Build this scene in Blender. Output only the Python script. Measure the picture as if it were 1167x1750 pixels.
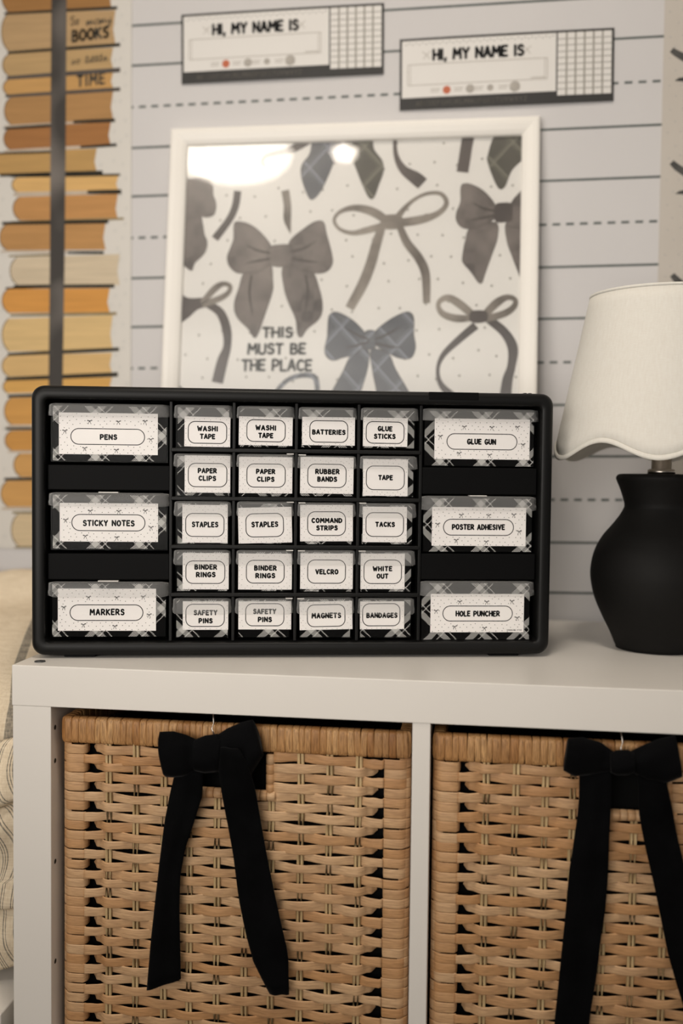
import bpy, math, random
from mathutils import Vector, Matrix

for o in list(bpy.data.objects):
    bpy.data.objects.remove(o, do_unlink=True)
SC = bpy.context.scene
COL = SC.collection
R_ = math.radians
S = 0.001                       # everything below is written in millimetres

# ------------------------------------------------------------------ camera
CAM = Vector((422.34, -871.91, 184.74))
YAW, PITCH, ROLL, FPX = 0.130661, -0.042376, 0.011110, 1702.0


def cam_axes():
    cy, sy = math.cos(YAW), math.sin(YAW)
    f = Vector((-sy, cy, 0)); r = Vector((cy, sy, 0)); u = Vector((0, 0, 1))
    cp, sp = math.cos(PITCH), math.sin(PITCH)
    f2 = f * cp + u * sp; u2 = u * cp - f * sp
    cr, sr = math.cos(ROLL), math.sin(ROLL)
    return r * cr + u2 * sr, u2 * cr - r * sr, f2


CR, CU, CF = cam_axes()
cd = bpy.data.cameras.new('camera')
cam = bpy.data.objects.new('camera', cd)
COL.objects.link(cam)
m3 = Matrix((CR, CU, -CF)).transposed()
cam.matrix_world = Matrix.Translation(CAM * S) @ m3.to_4x4()
cd.sensor_fit = 'AUTO'; cd.sensor_width = 36.0
cd.lens = FPX * 36.0 / 1750.0
cd.clip_start = 0.01
cd.dof.use_dof = True
cd.dof.focus_distance = 0.964
cd.dof.aperture_fstop = 2.2
SC.camera = cam

# ------------------------------------------------------------------ world, light, exposure
SC.view_settings.view_transform = 'Standard'
SC.view_settings.look = 'None'
SC.view_settings.gamma = 1.0
SC.view_settings.use_curve_mapping = False
SC.view_settings.exposure = 0.0
SC.cycles.use_denoising = True
SC.cycles.max_bounces = 12
SC.cycles.transparent_max_bounces = 16

W = bpy.data.worlds.new('world'); SC.world = W
W.use_nodes = True
bg = W.node_tree.nodes['Background']
bg.inputs[0].default_value = (1.0, 0.95, 0.885, 1)
_t = W.node_tree
_g = _t.nodes.new('ShaderNodeNewGeometry'); _s = _t.nodes.new('ShaderNodeSeparateXYZ'); _m = _t.nodes.new('ShaderNodeMapRange')
_t.links.new(_g.outputs['Incoming'], _s.inputs[0]); _t.links.new(_s.outputs[2], _m.inputs[0])
# the far side of the room: dim near the floor, bright higher up (Incoming points back to the viewer, hence the sign)
for _i, _v in ((1, .08), (2, -.4), (3, .04), (4, .85)): _m.inputs[_i].default_value = _v
_t.links.new(_m.outputs[0], bg.inputs[1])

LIGHT_DOME = 20.0               # radiance of the ceiling lamp's glass
LIGHT_SPOT = 50.0
LIGHT_FILL = 68.0


def area(name, loc, aim, size, energy, color):
    l = bpy.data.lights.new(name, 'AREA'); l.shape = 'RECTANGLE'
    l.size, l.size_y = size; l.energy = energy; l.color = color
    o = bpy.data.objects.new(name, l); COL.objects.link(o)
    o.location = Vector(loc) * S
    o.rotation_euler = (Vector(aim) - Vector(loc)).to_track_quat('-Z', 'Y').to_euler()
    return o


# added soft fill light, behind and to the left of the camera
fill = area('fill_area', (-120, -1350, 340), (240, 300, 440), (1.1, .75), 3.7, (1.0, 0.94, 0.87))
fill.data.spread = R_(72)  # spread narrowed so the light fades toward the shelf bottom


# ------------------------------------------------------------------ helpers: geometry
def ray(x, y):
    return CAM, CF + CR * ((x - 583.5) / FPX) - CU * ((y - 875) / FPX)


def onY(x, y, Y):
    o, d = ray(x, y)
    return o + d * ((Y - o.y) / d.y)


class MB:
    """collects faces; build() links them as ONE mesh object"""

    def __init__(self):
        self.v, self.f, self.m = [], [], []

    def face(self, pts, mi=0):
        b = len(self.v)
        self.v += [tuple(p) for p in pts]
        self.f.append(tuple(range(b, b + len(pts)))); self.m.append(mi)

    def grid(self, rows, mi=0, close_u=False, close_v=False):
        b = len(self.v); n = len(rows); k = len(rows[0])
        for r in rows:
            self.v += [tuple(p) for p in r]
        for i in range(n if close_v else n - 1):
            for j in range(k if close_u else k - 1):
                i2, j2 = (i + 1) % n, (j + 1) % k
                self.f.append((b + i * k + j, b + i * k + j2, b + i2 * k + j2, b + i2 * k + j)); self.m.append(mi)
        return b

    def cap(self, b, k, mi=0, flip=False):
        idx = list(range(b, b + k))
        self.f.append(tuple(reversed(idx)) if flip else tuple(idx)); self.m.append(mi)

    def box(self, x0, x1, y0, y1, z0, z1, mi=0):
        p = [(x0, y0, z0), (x1, y0, z0), (x1, y1, z0), (x0, y1, z0), (x0, y0, z1), (x1, y0, z1), (x1, y1, z1), (x0, y1, z1)]
        b = len(self.v); self.v += p
        for q in ((0, 3, 2, 1), (4, 5, 6, 7), (0, 1, 5, 4), (1, 2, 6, 5), (2, 3, 7, 6), (3, 0, 4, 7)):
            self.f.append(tuple(b + i for i in q)); self.m.append(mi)

    def tube(self, path, rad, n=8, mi=0, cap=True):
        path = [Vector(p) for p in path]
        rows = []
        for i, p in enumerate(path):
            t = (path[min(i + 1, len(path) - 1)] - path[max(i - 1, 0)]).normalized()
            a = t.cross(Vector((0, 0, 1)))
            if a.length < 1e-3: a = t.cross(Vector((1, 0, 0)))
            a.normalize(); c = t.cross(a)
            r = rad(i / (len(path) - 1)) if callable(rad) else rad
            rows.append([p + (a * math.cos(2 * math.pi * j / n) + c * math.sin(2 * math.pi * j / n)) * r for j in range(n)])
        b = self.grid(rows, mi, close_u=True)
        if cap:
            self.cap(b, n, mi); self.cap(b + n * (len(rows) - 1), n, mi, True)

    def lathe(self, prof, cx, cy, n=64, mi=0, cap0=False, cap1=False, z0=0.0):
        rows = [[(cx + r * math.cos(2 * math.pi * j / n), cy + r * math.sin(2 * math.pi * j / n), z0 + z) for j in range(n)] for r, z in prof]
        b = self.grid(rows, mi, close_u=True)
        if cap0: self.cap(b, n, mi, True)
        if cap1: self.cap(b + n * (len(rows) - 1), n, mi)

    def build(self, name, mats, parent=None, origin=(0, 0, 0), smooth=False, bevel=0.0, solid=0.0, fixn=True):
        me = bpy.data.meshes.new(name)
        og = Vector(origin)
        me.from_pydata([(Vector(p) - og) * S for p in self.v], [], self.f)
        if not isinstance(mats, (list, tuple)): mats = [mats]
        for m in mats: me.materials.append(m)
        me.polygons.foreach_set('material_index', self.m)
        me.update()
        if fixn:
            import bmesh
            bm = bmesh.new(); bm.from_mesh(me)
            bmesh.ops.recalc_face_normals(bm, faces=bm.faces)
            bm.to_mesh(me); bm.free()
        if smooth:
            me.polygons.foreach_set('use_smooth', [True] * len(me.polygons))
        o = bpy.data.objects.new(name, me); COL.objects.link(o)
        if parent is not None: o.parent = parent
        else: o.location = og * S
        if solid:
            md = o.modifiers.new('solid', 'SOLIDIFY'); md.thickness = solid * S; md.offset = 0
        if bevel:
            md = o.modifiers.new('bevel', 'BEVEL'); md.width = bevel * S; md.segments = 3; md.limit_method = 'ANGLE'
            md.angle_limit = R_(40)
            if not smooth:
                me.polygons.foreach_set('use_smooth', [True] * len(me.polygons))
            md.harden_normals = True
        return o


def tag(o, label=None, cat=None, group=None, kind=None):
    if label: o['label'] = label
    if cat: o['category'] = cat
    if group: o['group'] = group
    if kind: o['kind'] = kind
    return o


def empty(name, loc, rot=(0, 0, 0)):
    o = bpy.data.objects.new(name, None); COL.objects.link(o)
    o.location = Vector(loc) * S; o.rotation_euler = rot; o.empty_display_size = 0.02
    return o


def catmull(pts, n=6, closed=True):
    out = []; k = len(pts)
    for i in range(k if closed else k - 1):
        g = lambda j: pts[j % k] if closed else pts[max(0, min(k - 1, j))]
        p0, p1, p2, p3 = g(i - 1), g(i), g(i + 1), g(i + 2)
        for s in range(n):
            t = s / n
            out.append(tuple(0.5 * (2 * b + (c - a) * t + (2 * a - 5 * b + 4 * c - d) * t * t + (3 * b - a - 3 * c + d) * t ** 3)
                             for a, b, c, d in zip(p0, p1, p2, p3)))
    if not closed: out.append(tuple(pts[-1]))
    return out


def resample(pts, n):
    pts = [Vector(p) for p in pts]
    L = [0]
    for a, b in zip(pts, pts[1:]): L.append(L[-1] + (b - a).length)
    out = []; j = 0
    for i in range(n):
        t = L[-1] * i / (n - 1)
        while j < len(pts) - 2 and L[j + 1] < t: j += 1
        w = (t - L[j]) / max(1e-9, L[j + 1] - L[j])
        out.append(pts[j].lerp(pts[j + 1], min(1, w)))
    return out


# flat printed shapes: drawn in 2-D (u, v) and laid on a plane by `put`
def p_poly(mb, put, pts, mi):
    mb.face([put(*p) for p in pts], mi)


def p_disc(mb, put, c, r, mi, n=10):
    mb.face([put(c[0] + r * math.cos(2 * math.pi * i / n), c[1] + r * math.sin(2 * math.pi * i / n)) for i in range(n)], mi)


def p_stroke(mb, put, pts, w, mi, closed=False, round_=True, n=8):
    k = len(pts)
    for i in range(k if closed else k - 1):
        a, b = pts[i], pts[(i + 1) % k]
        dx, dy = b[0] - a[0], b[1] - a[1]; L = math.hypot(dx, dy)
        if L < 1e-6: continue
        nx, ny = -dy / L * w / 2, dx / L * w / 2
        mb.face([put(a[0] + nx, a[1] + ny), put(a[0] - nx, a[1] - ny), put(b[0] - nx, b[1] - ny), put(b[0] + nx, b[1] + ny)], mi)
    if round_:
        for p in pts: p_disc(mb, put, p, w / 2, mi, n)


def p_band(mb, put, pts, widths, mi, n=6):
    """a smooth ribbon of varying width"""
    c = catmull([(p[0], p[1], w) for p, w in zip(pts, widths)], n, closed=False)
    L, Rr = [], []
    for i, p in enumerate(c):
        a, b = c[max(0, i - 1)], c[min(len(c) - 1, i + 1)]
        dx, dy = b[0] - a[0], b[1] - a[1]; q = math.hypot(dx, dy) or 1
        nx, ny = -dy / q * p[2] / 2, dx / q * p[2] / 2
        L.append(put(p[0] + nx, p[1] + ny)); Rr.append(put(p[0] - nx, p[1] - ny))
    for i in range(len(L) - 1):
        mb.face([L[i], L[i + 1], Rr[i + 1], Rr[i]], mi)


def p_ring(mb, put, x0, x1, y0, y1, r, w, mi, n=8):
    def loop(d):
        out = []
        rr = r - d
        for cx, cy, a0 in ((x1 - r, y1 - r, 0), (x0 + r, y1 - r, 90), (x0 + r, y0 + r, 180), (x1 - r, y0 + r, 270)):
            for i in range(n + 1):
                a = R_(a0 + 90 * i / n); out.append((cx + rr * math.cos(a), cy + rr * math.sin(a)))
        return out
    A, B = loop(0), loop(w)
    for i in range(len(A)):
        j = (i + 1) % len(A)
        mb.face([put(*A[i]), put(*A[j]), put(*B[j]), put(*B[i])], mi)


def arc(cx, cy, rx, ry, a0, a1, n=8):
    return [(cx + rx * math.cos(R_(a0 + (a1 - a0) * i / n)), cy + ry * math.sin(R_(a0 + (a1 - a0) * i / n))) for i in range(n + 1)]


# hand-lettered capitals as pen strokes, in a box 0..w by 0..1
GL = {
    'A': (.62, [[(0, 0), (.29, 1), (.33, 1), (.62, 0)], [(.13, .32), (.5, .32)]]),
    'B': (.55, [[(0, 0), (0, 1)], [(0, 1), (.3, .98)] + arc(.28, .76, .2, .22, 70, -80, 5) + [(.05, .53)], [(.05, .53), (.3, .52)] + arc(.3, .26, .25, .26, 80, -85, 6) + [(0, 0)]]),
    'C': (.56, [arc(.32, .5, .32, .5, 50, 310, 12)]),
    'D': (.58, [[(0, 0), (0, 1)], [(0, 1), (.15, .99)] + arc(.15, .5, .43, .49, 80, -80, 10) + [(0, 0)]]),
    'E': (.48, [[(.48, 1), (0, 1), (0, 0), (.48, 0)], [(0, .52), (.4, .52)]]),
    'F': (.48, [[(.48, 1), (0, 1), (0, 0)], [(0, .5), (.38, .5)]]),
    'G': (.6, [arc(.33, .5, .33, .5, 50, 350, 14) + [(.38, .42)]]),
    'H': (.58, [[(0, 0), (0, 1)], [(.58, 0), (.58, 1)], [(0, .5), (.58, .5)]]),
    'I': (.1, [[(.05, 0), (.05, 1)]]),
    'J': (.45, [[(.42, 1), (.42, .25)] + arc(.22, .22, .2, .22, 0, -160, 6)]),
    'K': (.56, [[(0, 0), (0, 1)], [(.52, 1), (.02, .45)], [(.14, .56), (.56, 0)]]),
    'L': (.46, [[(0, 1), (0, 0), (.46, 0)]]),
    'M': (.74, [[(0, 0), (.06, 1), (.37, .4), (.68, 1), (.74, 0)]]),
    'N': (.6, [[(0, 0), (0, 1), (.6, 0), (.6, 1)]]),
    'O': (.62, [arc(.31, .5, .31, .5, 0, 360, 14)]),
    'P': (.54, [[(0, 0), (0, 1), (.2, 1)] + arc(.25, .71, .29, .29, 80, -90, 7) + [(0, .42)]]),
    'Q': (.62, [arc(.31, .5, .31, .5, 0, 360, 14), [(.38, .25), (.62, 0)]]),
    'R': (.56, [[(0, 0), (0, 1), (.2, 1)] + arc(.25, .73, .27, .27, 80, -90, 7) + [(0, .46)], [(.22, .46), (.56, 0)]]),
    'S': (.52, [[(.48, .86)] + arc(.27, .76, .22, .24, 50, 250, 7) + arc(.25, .26, .27, .26, 70, -140, 8)]),
    'T': (.58, [[(0, 1), (.58, 1)], [(.29, 1), (.29, 0)]]),
    'U': (.58, [[(0, 1), (0, .3)] + arc(.29, .29, .29, .29, 180, 360, 8) + [(.58, 1)]]),
    'V': (.6, [[(0, 1), (.3, 0), (.6, 1)]]),
    'W': (.82, [[(0, 1), (.2, 0), (.41, .7), (.62, 0), (.82, 1)]]),
    'X': (.58, [[(0, 1), (.58, 0)], [(.58, 1), (0, 0)]]),
    'Y': (.58, [[(0, 1), (.29, .48), (.58, 1)], [(.29, .48), (.29, 0)]]),
    'Z': (.54, [[(0, 1), (.54, 1), (0, 0), (.54, 0)]]),
    ',': (.12, [[(.08, .05), (.02, -.2)]]),
    ' ': (.3, []),
}
# joined-up lower case for the poster: x-height .55
SCR = {
    'S': (.6, [[(.55, .85)] + arc(.3, .78, .22, .2, 40, 250, 7) + arc(.28, .3, .24, .28, 70, -170, 8)]),
    'o': (.42, [arc(.2, .27, .17, .27, 90, 450, 10) + [(.45, .5)]]),
    's': (.38, [[(0, .05), (.2, .55), (.3, .2), (.2, 0), (.08, .05)]]),
    'm': (.72, [[(0, 0), (.08, .5), (.12, 0), (.26, .52), (.34, 0), (.48, .52), (.58, .05), (.72, .2)]]),
    'a': (.46, [arc(.2, .27, .19, .27, 40, 330, 9), [(.38, .55), (.36, .05), (.5, .15)]]),
    'n': (.5, [[(0, 0), (.08, .5), (.12, 0), (.28, .52), (.36, .05), (.5, .2)]]),
    'y': (.5, [[(0, .5), (.08, .1), (.25, .1), (.38, .52), (.3, -.4), (.1, -.35), (.45, .1)]]),
    'l': (.26, [[(0, .1), (.2, .8), (.12, .95), (.06, .6), (.1, 0), (.26, .12)]]),
    'i': (.22, [[(0, .1), (.08, .5), (.1, .05), (.22, .15)], [(.09, .75), (.1, .77)]]),
    't': (.3, [[(0, .1), (.12, .9), (.1, .05), (.3, .15)], [(0, .62), (.26, .66)]]),
    'e': (.4, [[(0, .25), (.28, .35), (.22, .55), (.08, .45), (.1, .05), (.4, .15)]]),
    ' ': (.3, []),
}


def p_text(mb, put, text, cx, cy, w, h, weight, mi, font=GL, gap=.2, slope=0.0, jig=0.0):
    """cx, cy: middle of the line; v grows upward; the line is fitted to width w, height h"""
    adv = [font[c][0] for c in text]
    tot = sum(adv) + gap * (len(text) - 1)
    sx = w / tot; x = 0; rnd = random.Random(text)
    for c, a in zip(text, adv):
        dy = rnd.uniform(-jig, jig) * h
        for st in font[c][1]:
            pts = []
            for px, py in st:
                u = (x + px) * sx - w / 2; v = (py - .5) * h + dy
                pts.append((cx + u, cy + v + u * slope))
            p_stroke(mb, put, pts, weight, mi, n=8)
        x += a + gap


# ------------------------------------------------------------------ helpers: materials
def srgb(r, g, b, k=1.0):
    f = lambda c: (c / 12.92 if c <= .04045 else ((c + .055) / 1.055) ** 2.4)
    return tuple(min(1, f(c / 255.) * k) for c in (r, g, b)) + (1,)


def mat(name, col, rough=.5, spec=.5, **kw):
    m = bpy.data.materials.new(name); m.use_nodes = True
    b = m.node_tree.nodes['Principled BSDF']
    b.inputs['Base Color'].default_value = col
    b.inputs['Roughness'].default_value = rough
    b.inputs['Specular IOR Level'].default_value = spec
    for k, v in kw.items(): b.inputs[k].default_value = v
    return m


class NT:
    def __init__(self, m):
        self.t = m.node_tree; self.b = self.t.nodes['Principled BSDF']

    def n(self, typ, ins=None, **kw):
        d = self.t.nodes.new(typ)
        for k, v in kw.items(): setattr(d, k, v)
        for k, v in (ins or {}).items():
            if isinstance(v, bpy.types.NodeSocket): self.t.links.new(v, d.inputs[k])
            else: d.inputs[k].default_value = v
        return d

    def math(self, op, a, b=0.0, c=0.0):
        return self.n('ShaderNodeMath', {0: a, 1: b, 2: c}, operation=op).outputs[0]

    def mix(self, f, a, b):
        return self.n('ShaderNodeMix', {0: f, 6: a, 7: b}, data_type='RGBA').outputs[2]

    def link(self, a, b): self.t.links.new(a, b)

    def coords(self):
        tc = self.n('ShaderNodeTexCoord')
        s = self.n('ShaderNodeSeparateXYZ', {0: tc.outputs['Object']})
        return tc.outputs['Object'], s.outputs[0], s.outputs[1], s.outputs[2]

    def noise(self, vec, scale, detail=3, sc=None):
        if sc:
            vec = self.n('ShaderNodeMapping', {0: vec, 3: sc}).outputs[0]
        return self.n('ShaderNodeTexNoise', {'Vector': vec, 'Scale': scale, 'Detail': detail}).outputs[0]

    def bump(self, h, strength, dist):
        bp = self.n('ShaderNodeBump', {'Height': h, 'Strength': strength, 'Distance': dist})
        self.link(bp.outputs[0], self.b.inputs['Normal'])


def noisy(name, c1, c2, scale, rough=.6, spec=.4, sc=None, bump=0.0, bdist=.0005, **kw):
    m = mat(name, c1, rough, spec, **kw); t = NT(m)
    v, x, y, z = t.coords()
    n = t.noise(v, scale, 4, sc)
    f = t.n('ShaderNodeMapRange', {0: n, 1: .3, 2: .7}).outputs[0]
    t.link(t.mix(f, c1, c2), t.b.inputs['Base Color'])
    if bump: t.bump(n, bump, bdist)
    return m


M = {}
M['white_lacquer'] = noisy('white_lacquer', (.72, .685, .635, 1), (.74, .705, .655, 1), 6, .36, .4)
M['white_wall'] = noisy('white_wall', (.78, .76, .74, 1), (.8, .78, .76, 1), 3, .9, .2)
M['ceiling_white'] = noisy('ceiling_white', (.8, .79, .77, 1), (.82, .81, .79, 1), 3, .95, .1)
M['floor_wood'] = noisy('floor_wood', (.10, .075, .055, 1), (.14, .105, .075, 1), 6, .5, .4, (1, 8, 1))
M['black_plastic'] = noisy('black_plastic', (.004, .004, .004, 1), (.005, .005, .0048, 1), 900, .42, .2, None, .15, .0002)
M['black_panel'] = noisy('black_panel', (.0028, .0028, .003, 1), (.0035, .0035, .0036, 1), 900, .55, .07, None, .1, .0002)
M['ink'] = mat('ink', (.006, .006, .006, 1), .7, .2)
M['card'] = noisy('card', (.82, .79, .77, 1), (.845, .815, .79, 1), 40, .7, .3)
M['velvet'] = noisy('velvet', (.0016, .0016, .0018, 1), (.0036, .0037, .0041, 1), 25, .9, .03, None, .3, .0006)
M['velvet'].node_tree.nodes['Principled BSDF'].inputs['Sheen Weight'].default_value = .03
M['velvet'].node_tree.nodes['Principled BSDF'].inputs['Sheen Roughness'].default_value = .4
M['steel'] = mat('steel', (.55, .5, .45, 1), .28, .5, Metallic=1.0)
M['dark_metal'] = mat('dark_metal', (.1, .1, .1, 1), .4, .5, Metallic=.8)
M['hole_dark'] = mat('hole_dark', (.03, .025, .02, 1), .8, .2)
M['lamp_black'] = noisy('lamp_black', (.004, .0037, .0033, 1), (.005, .0046, .0042, 1), 300, .65, .2, None, .1, .0003)
M['frame_white'] = noisy('frame_white', (.80, .77, .715, 1), (.82, .79, .74, 1), 8, .4, .45)


def shade_mat():
    m = mat('shade_linen', (.8, .77, .7, 1), .85, .15); t = NT(m)
    v, x, y, z = t.coords()
    n1 = t.noise(v, 500, 2, (1, 1, .06)); n2 = t.noise(v, 900, 2, (.2, .2, 3))
    h = t.math('ADD', n1, n2)
    f = t.n('ShaderNodeMapRange', {0: h, 1: .7, 2: 1.3}).outputs[0]
    t.link(t.mix(f, (.665, .635, .575, 1), (.705, .685, .63, 1)), t.b.inputs['Base Color'])
    t.bump(h, .25, .0006)
    return m


M['shade'] = shade_mat()


def schlick(nt, f0=.03):
    lw = nt.nodes.new('ShaderNodeLayerWeight'); lw.inputs[0].default_value = .5
    p = nt.nodes.new('ShaderNodeMath'); p.operation = 'POWER'; p.inputs[1].default_value = 5
    nt.links.new(lw.outputs['Facing'], p.inputs[0])
    a = nt.nodes.new('ShaderNodeMath'); a.operation = 'MULTIPLY_ADD'; a.inputs[1].default_value = 1 - f0; a.inputs[2].default_value = f0
    nt.links.new(p.outputs[0], a.inputs[0])
    return a.outputs[0]


def clear_mat(name, fac, tint, rough, gl=.0):
    m = bpy.data.materials.new(name); m.use_nodes = True
    nt = m.node_tree; nt.nodes.clear()
    out = nt.nodes.new('ShaderNodeOutputMaterial')
    tr = nt.nodes.new('ShaderNodeBsdfTransparent')
    pr = nt.nodes.new('ShaderNodeBsdfPrincipled')
    pr.inputs['Base Color'].default_value = tint
    pr.inputs['Roughness'].default_value = rough
    mx = nt.nodes.new('ShaderNodeMixShader')
    fr = schlick(nt)
    ad = nt.nodes.new('ShaderNodeMath'); ad.operation = 'ADD'; ad.use_clamp = True
    ad.inputs[1].default_value = fac
    nt.links.new(fr, ad.inputs[0])
    nt.links.new(ad.outputs[0], mx.inputs[0])
    nt.links.new(tr.outputs[0], mx.inputs[1]); nt.links.new(pr.outputs[0], mx.inputs[2])
    nt.links.new(mx.outputs[0], out.inputs[0])
    return m


M['frosted'] = clear_mat('frosted_plastic', .085, (.5, .5, .495, 1), .28)
def glossy_clear(name, rough, tint=1.0, haze=0.0, f0=.03):
    m = bpy.data.materials.new(name); m.use_nodes = True
    nt = m.node_tree; nt.nodes.clear()
    out = nt.nodes.new('ShaderNodeOutputMaterial')
    tr = nt.nodes.new('ShaderNodeBsdfTransparent'); tr.inputs[0].default_value = (tint, tint, tint, 1)
    gl = nt.nodes.new('ShaderNodeBsdfGlossy'); gl.inputs['Roughness'].default_value = rough
    mx = nt.nodes.new('ShaderNodeMixShader')
    fr = schlick(nt, f0)
    nt.links.new(fr, mx.inputs[0])
    nt.links.new(tr.outputs[0], mx.inputs[1]); nt.links.new(gl.outputs[0], mx.inputs[2])
    last = mx
    if haze:
        g2 = nt.nodes.new('ShaderNodeBsdfGlossy'); g2.inputs['Roughness'].default_value = .3
        m2 = nt.nodes.new('ShaderNodeMixShader'); m2.inputs[0].default_value = haze
        nt.links.new(mx.outputs[0], m2.inputs[1]); nt.links.new(g2.outputs[0], m2.inputs[2]); last = m2
    nt.links.new(last.outputs[0], out.inputs[0])
    return m


M['clear'] = glossy_clear('clear_plastic', .12, f0=.002)
M['glass'] = glossy_clear('picture_glass', .03, .98, .036)


def plaid_mat():
    """black paper with white herringbone bands on both diagonals"""
    m = mat('plaid_paper', (.01, .01, .01, 1), .8, .05); t = NT(m)
    v, x, y, z = t.coords()
    u = t.math('ADD', x, z); w = t.math('SUBTRACT', x, z)

    def band(c, per, off, lo, hi):
        f = t.math('FRACT', t.math('ADD', t.math('DIVIDE', c, per), off))
        return t.math('MULTIPLY', t.math('GREATER_THAN', f, lo), t.math('LESS_THAN', f, hi))
    b1 = t.math('MAXIMUM', band(u, .042, .15, .1, .29), band(u, .042, .15, .4, .44))
    b2 = t.math('MAXIMUM', band(w, .042, .4, .1, .29), band(w, .042, .4, .4, .44))
    zig = t.math('PINGPONG', x, .0022)
    hatch = t.math('GREATER_THAN', t.math('FRACT', t.math('DIVIDE', t.math('ADD', z, zig), .0016)), .56)
    both = t.math('MULTIPLY', b1, b2)
    one = t.math('MULTIPLY', t.math('MAXIMUM', b1, b2), hatch)
    f = t.math('MAXIMUM', one, t.math('MULTIPLY', both, .7))
    t.link(t.mix(f, (.004, .004, .004, 1), (.56, .55, .53, 1)), t.b.inputs['Base Color'])
    return m


M['plaid'] = plaid_mat()


def rattan(name, c1, c2, c3, sc, streak=.45):
    m = mat(name, c1, .5, .35); t = NT(m)
    v, x, y, z = t.coords()
    rnd = t.n('ShaderNodeNewGeometry').outputs['Random Per Island']
    n1 = t.noise(v, 60, 4, sc); n2 = t.noise(v, 14, 3)
    a = t.mix(rnd, c1, c2)
    f2 = t.n('ShaderNodeMapRange', {0: n2, 1: .52, 2: .75}).outputs[0]
    a = t.mix(t.math('MULTIPLY', f2, .6), a, c3)
    f1 = t.n('ShaderNodeMapRange', {0: n1, 1: .35, 2: .7, 3: .0, 4: streak}).outputs[0]
    a = t.mix(f1, a, tuple(c * .5 for c in c3[:3]) + (1,))
    t.link(a, t.b.inputs['Base Color'])
    t.bump(n1, .35, .0006)
    return m


CR1, CR2, CR3 = srgb(210, 174, 134), srgb(192, 145, 98), srgb(154, 109, 70)
M['rattan'] = rattan('rattan_strand', CR1, CR2, CR3, (1.5, 1.5, 22))
M['rattan_rim'] = rattan('rattan_wrap', srgb(212, 166, 112), srgb(178, 126, 74), srgb(128, 84, 46), (22, 22, 1.5), .7)
M['reed'] = rattan('reed_stake', srgb(214, 190, 146), srgb(190, 160, 112), srgb(160, 126, 84), (20, 20, 1))

# ================================================================== THE ROOM
WALL_Y = 400.0
FLOOR_Z, CEIL_Z = -770.0, 1650.0
mb = MB(); mb.box(-2200, 2600, WALL_Y, WALL_Y + 60, FLOOR_Z, CEIL_Z)
tag(mb.build('wall_back', M['white_wall'], origin=(200, WALL_Y, FLOOR_Z)), 'white wall behind the shelf, covered in lined paper', 'wall', kind='structure')
mb = MB(); mb.box(-2200, 2600, -3000, WALL_Y + 60, FLOOR_Z - 40, FLOOR_Z)
tag(mb.build('floor', M['floor_wood'], origin=(200, -1000, FLOOR_Z)), 'wooden floor of the room under the shelf', 'floor', kind='structure')
mb = MB(); mb.box(-2200, 2600, -3000, WALL_Y + 60, CEIL_Z, CEIL_Z + 40)
tag(mb.build('ceiling', M['ceiling_white'], origin=(200, -1000, CEIL_Z)), 'plain white ceiling of the room', 'ceiling', kind='structure')


def emit(name, col, s):
    m = bpy.data.materials.new(name); m.use_nodes = True
    nt = m.node_tree; nt.nodes.clear()
    o = nt.nodes.new('ShaderNodeOutputMaterial'); e = nt.nodes.new('ShaderNodeEmission')
    e.inputs[0].default_value = col; e.inputs[1].default_value = s
    nt.links.new(e.outputs[0], o.inputs[0]); return m


def ceiling_lamp(x, y, r, h, strength, label):
    t = empty('ceiling_lamp', (x, y, CEIL_Z))
    tag(t, label, 'ceiling lamp')
    b = MB(); b.lathe([(r * .5, -1), (r * 1.04, -1), (r * 1.04, -14), (r * .98, -18)], 0, 0, 48, cap0=True)
    b.build('lamp_rim', M['steel'], t, smooth=True)
    b = MB(); b.lathe([(r * math.cos(R_(a)), -16 - h * math.sin(R_(a))) for a in range(0, 90, 9)] + [(2, -16 - h)], 0, 0, 48, cap1=True)
    b.build('lamp_glass', emit('lamp_glow', (1.0, .9, .78, 1), strength), t, smooth=True)


ceiling_lamp(-380, -1350, 205, 45, LIGHT_DOME, 'large round white ceiling lamp that is switched on')
ceiling_lamp(-5, -1390, 38, 14, LIGHT_SPOT, 'small round ceiling spot lamp beside the large lamp')

ceiling_lamp(350, -430, 120, 30, LIGHT_FILL, 'added unseen fill lamp right above the front of the white shelf')  # added lamp out of view, brightens the shelf top

# ------------------------------------------------------------------ lined paper on the wall
LINES = [(764, 0), (713, 0), (660, 1), (607.5, 0), (545, 0), (491.5, 1), (439, 0), (375.5, 0), (321.6, 1), (268.5, 0),
         (204.4, 0), (150.5, 1), (96.7, 0), (33.5, 0), (818, 1), (871, 0), (-20, 1), (-74, 0), (-137, 0), (934, 0), (988, 1)]
PAP = [noisy('lined_paper', (.575, .56, .56, 1), (.595, .58, .575, 1), 5, .75, .25), noisy('lined_print', (.10, .115, .11, 1), (.13, .145, .14, 1), 40, .8, .2)]
mb = MB()
PX0, PX1 = -420.0, 646.0
YP = WALL_Y - 1.2
mb.box(PX0, PX1 + 120, YP, WALL_Y - .2, -760, 1250, 0)
skew = lambda x: (535 - x) * -0.0115
putw = lambda x, z: (x, YP - .15, z)
for z, d in LINES:
    if not d:
        a, b = -418, PX1 + 2
        p_poly(mb, putw, [(a, z + skew(a) - 1.5), (b, z + skew(b) - 1.5), (b, z + skew(b) + 1.5), (a, z + skew(a) + 1.5)], 1)
    else:
        x = -415.0
        while x < PX1 - 8:
            p_poly(mb, putw, [(x, z + skew(x) - 1.7), (x + 9.6, z + skew(x) - 1.6), (x + 9.8, z + skew(x) + 1.5), (x + .3, z + skew(x) + 1.4)], 1)
            x += 16.6
o = mb.build('lined_paper', PAP, origin=(200, WALL_Y, 0), fixn=False)
tag(o, 'white writing paper with solid and dashed grey lines covering the wall', 'wall paper')

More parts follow.
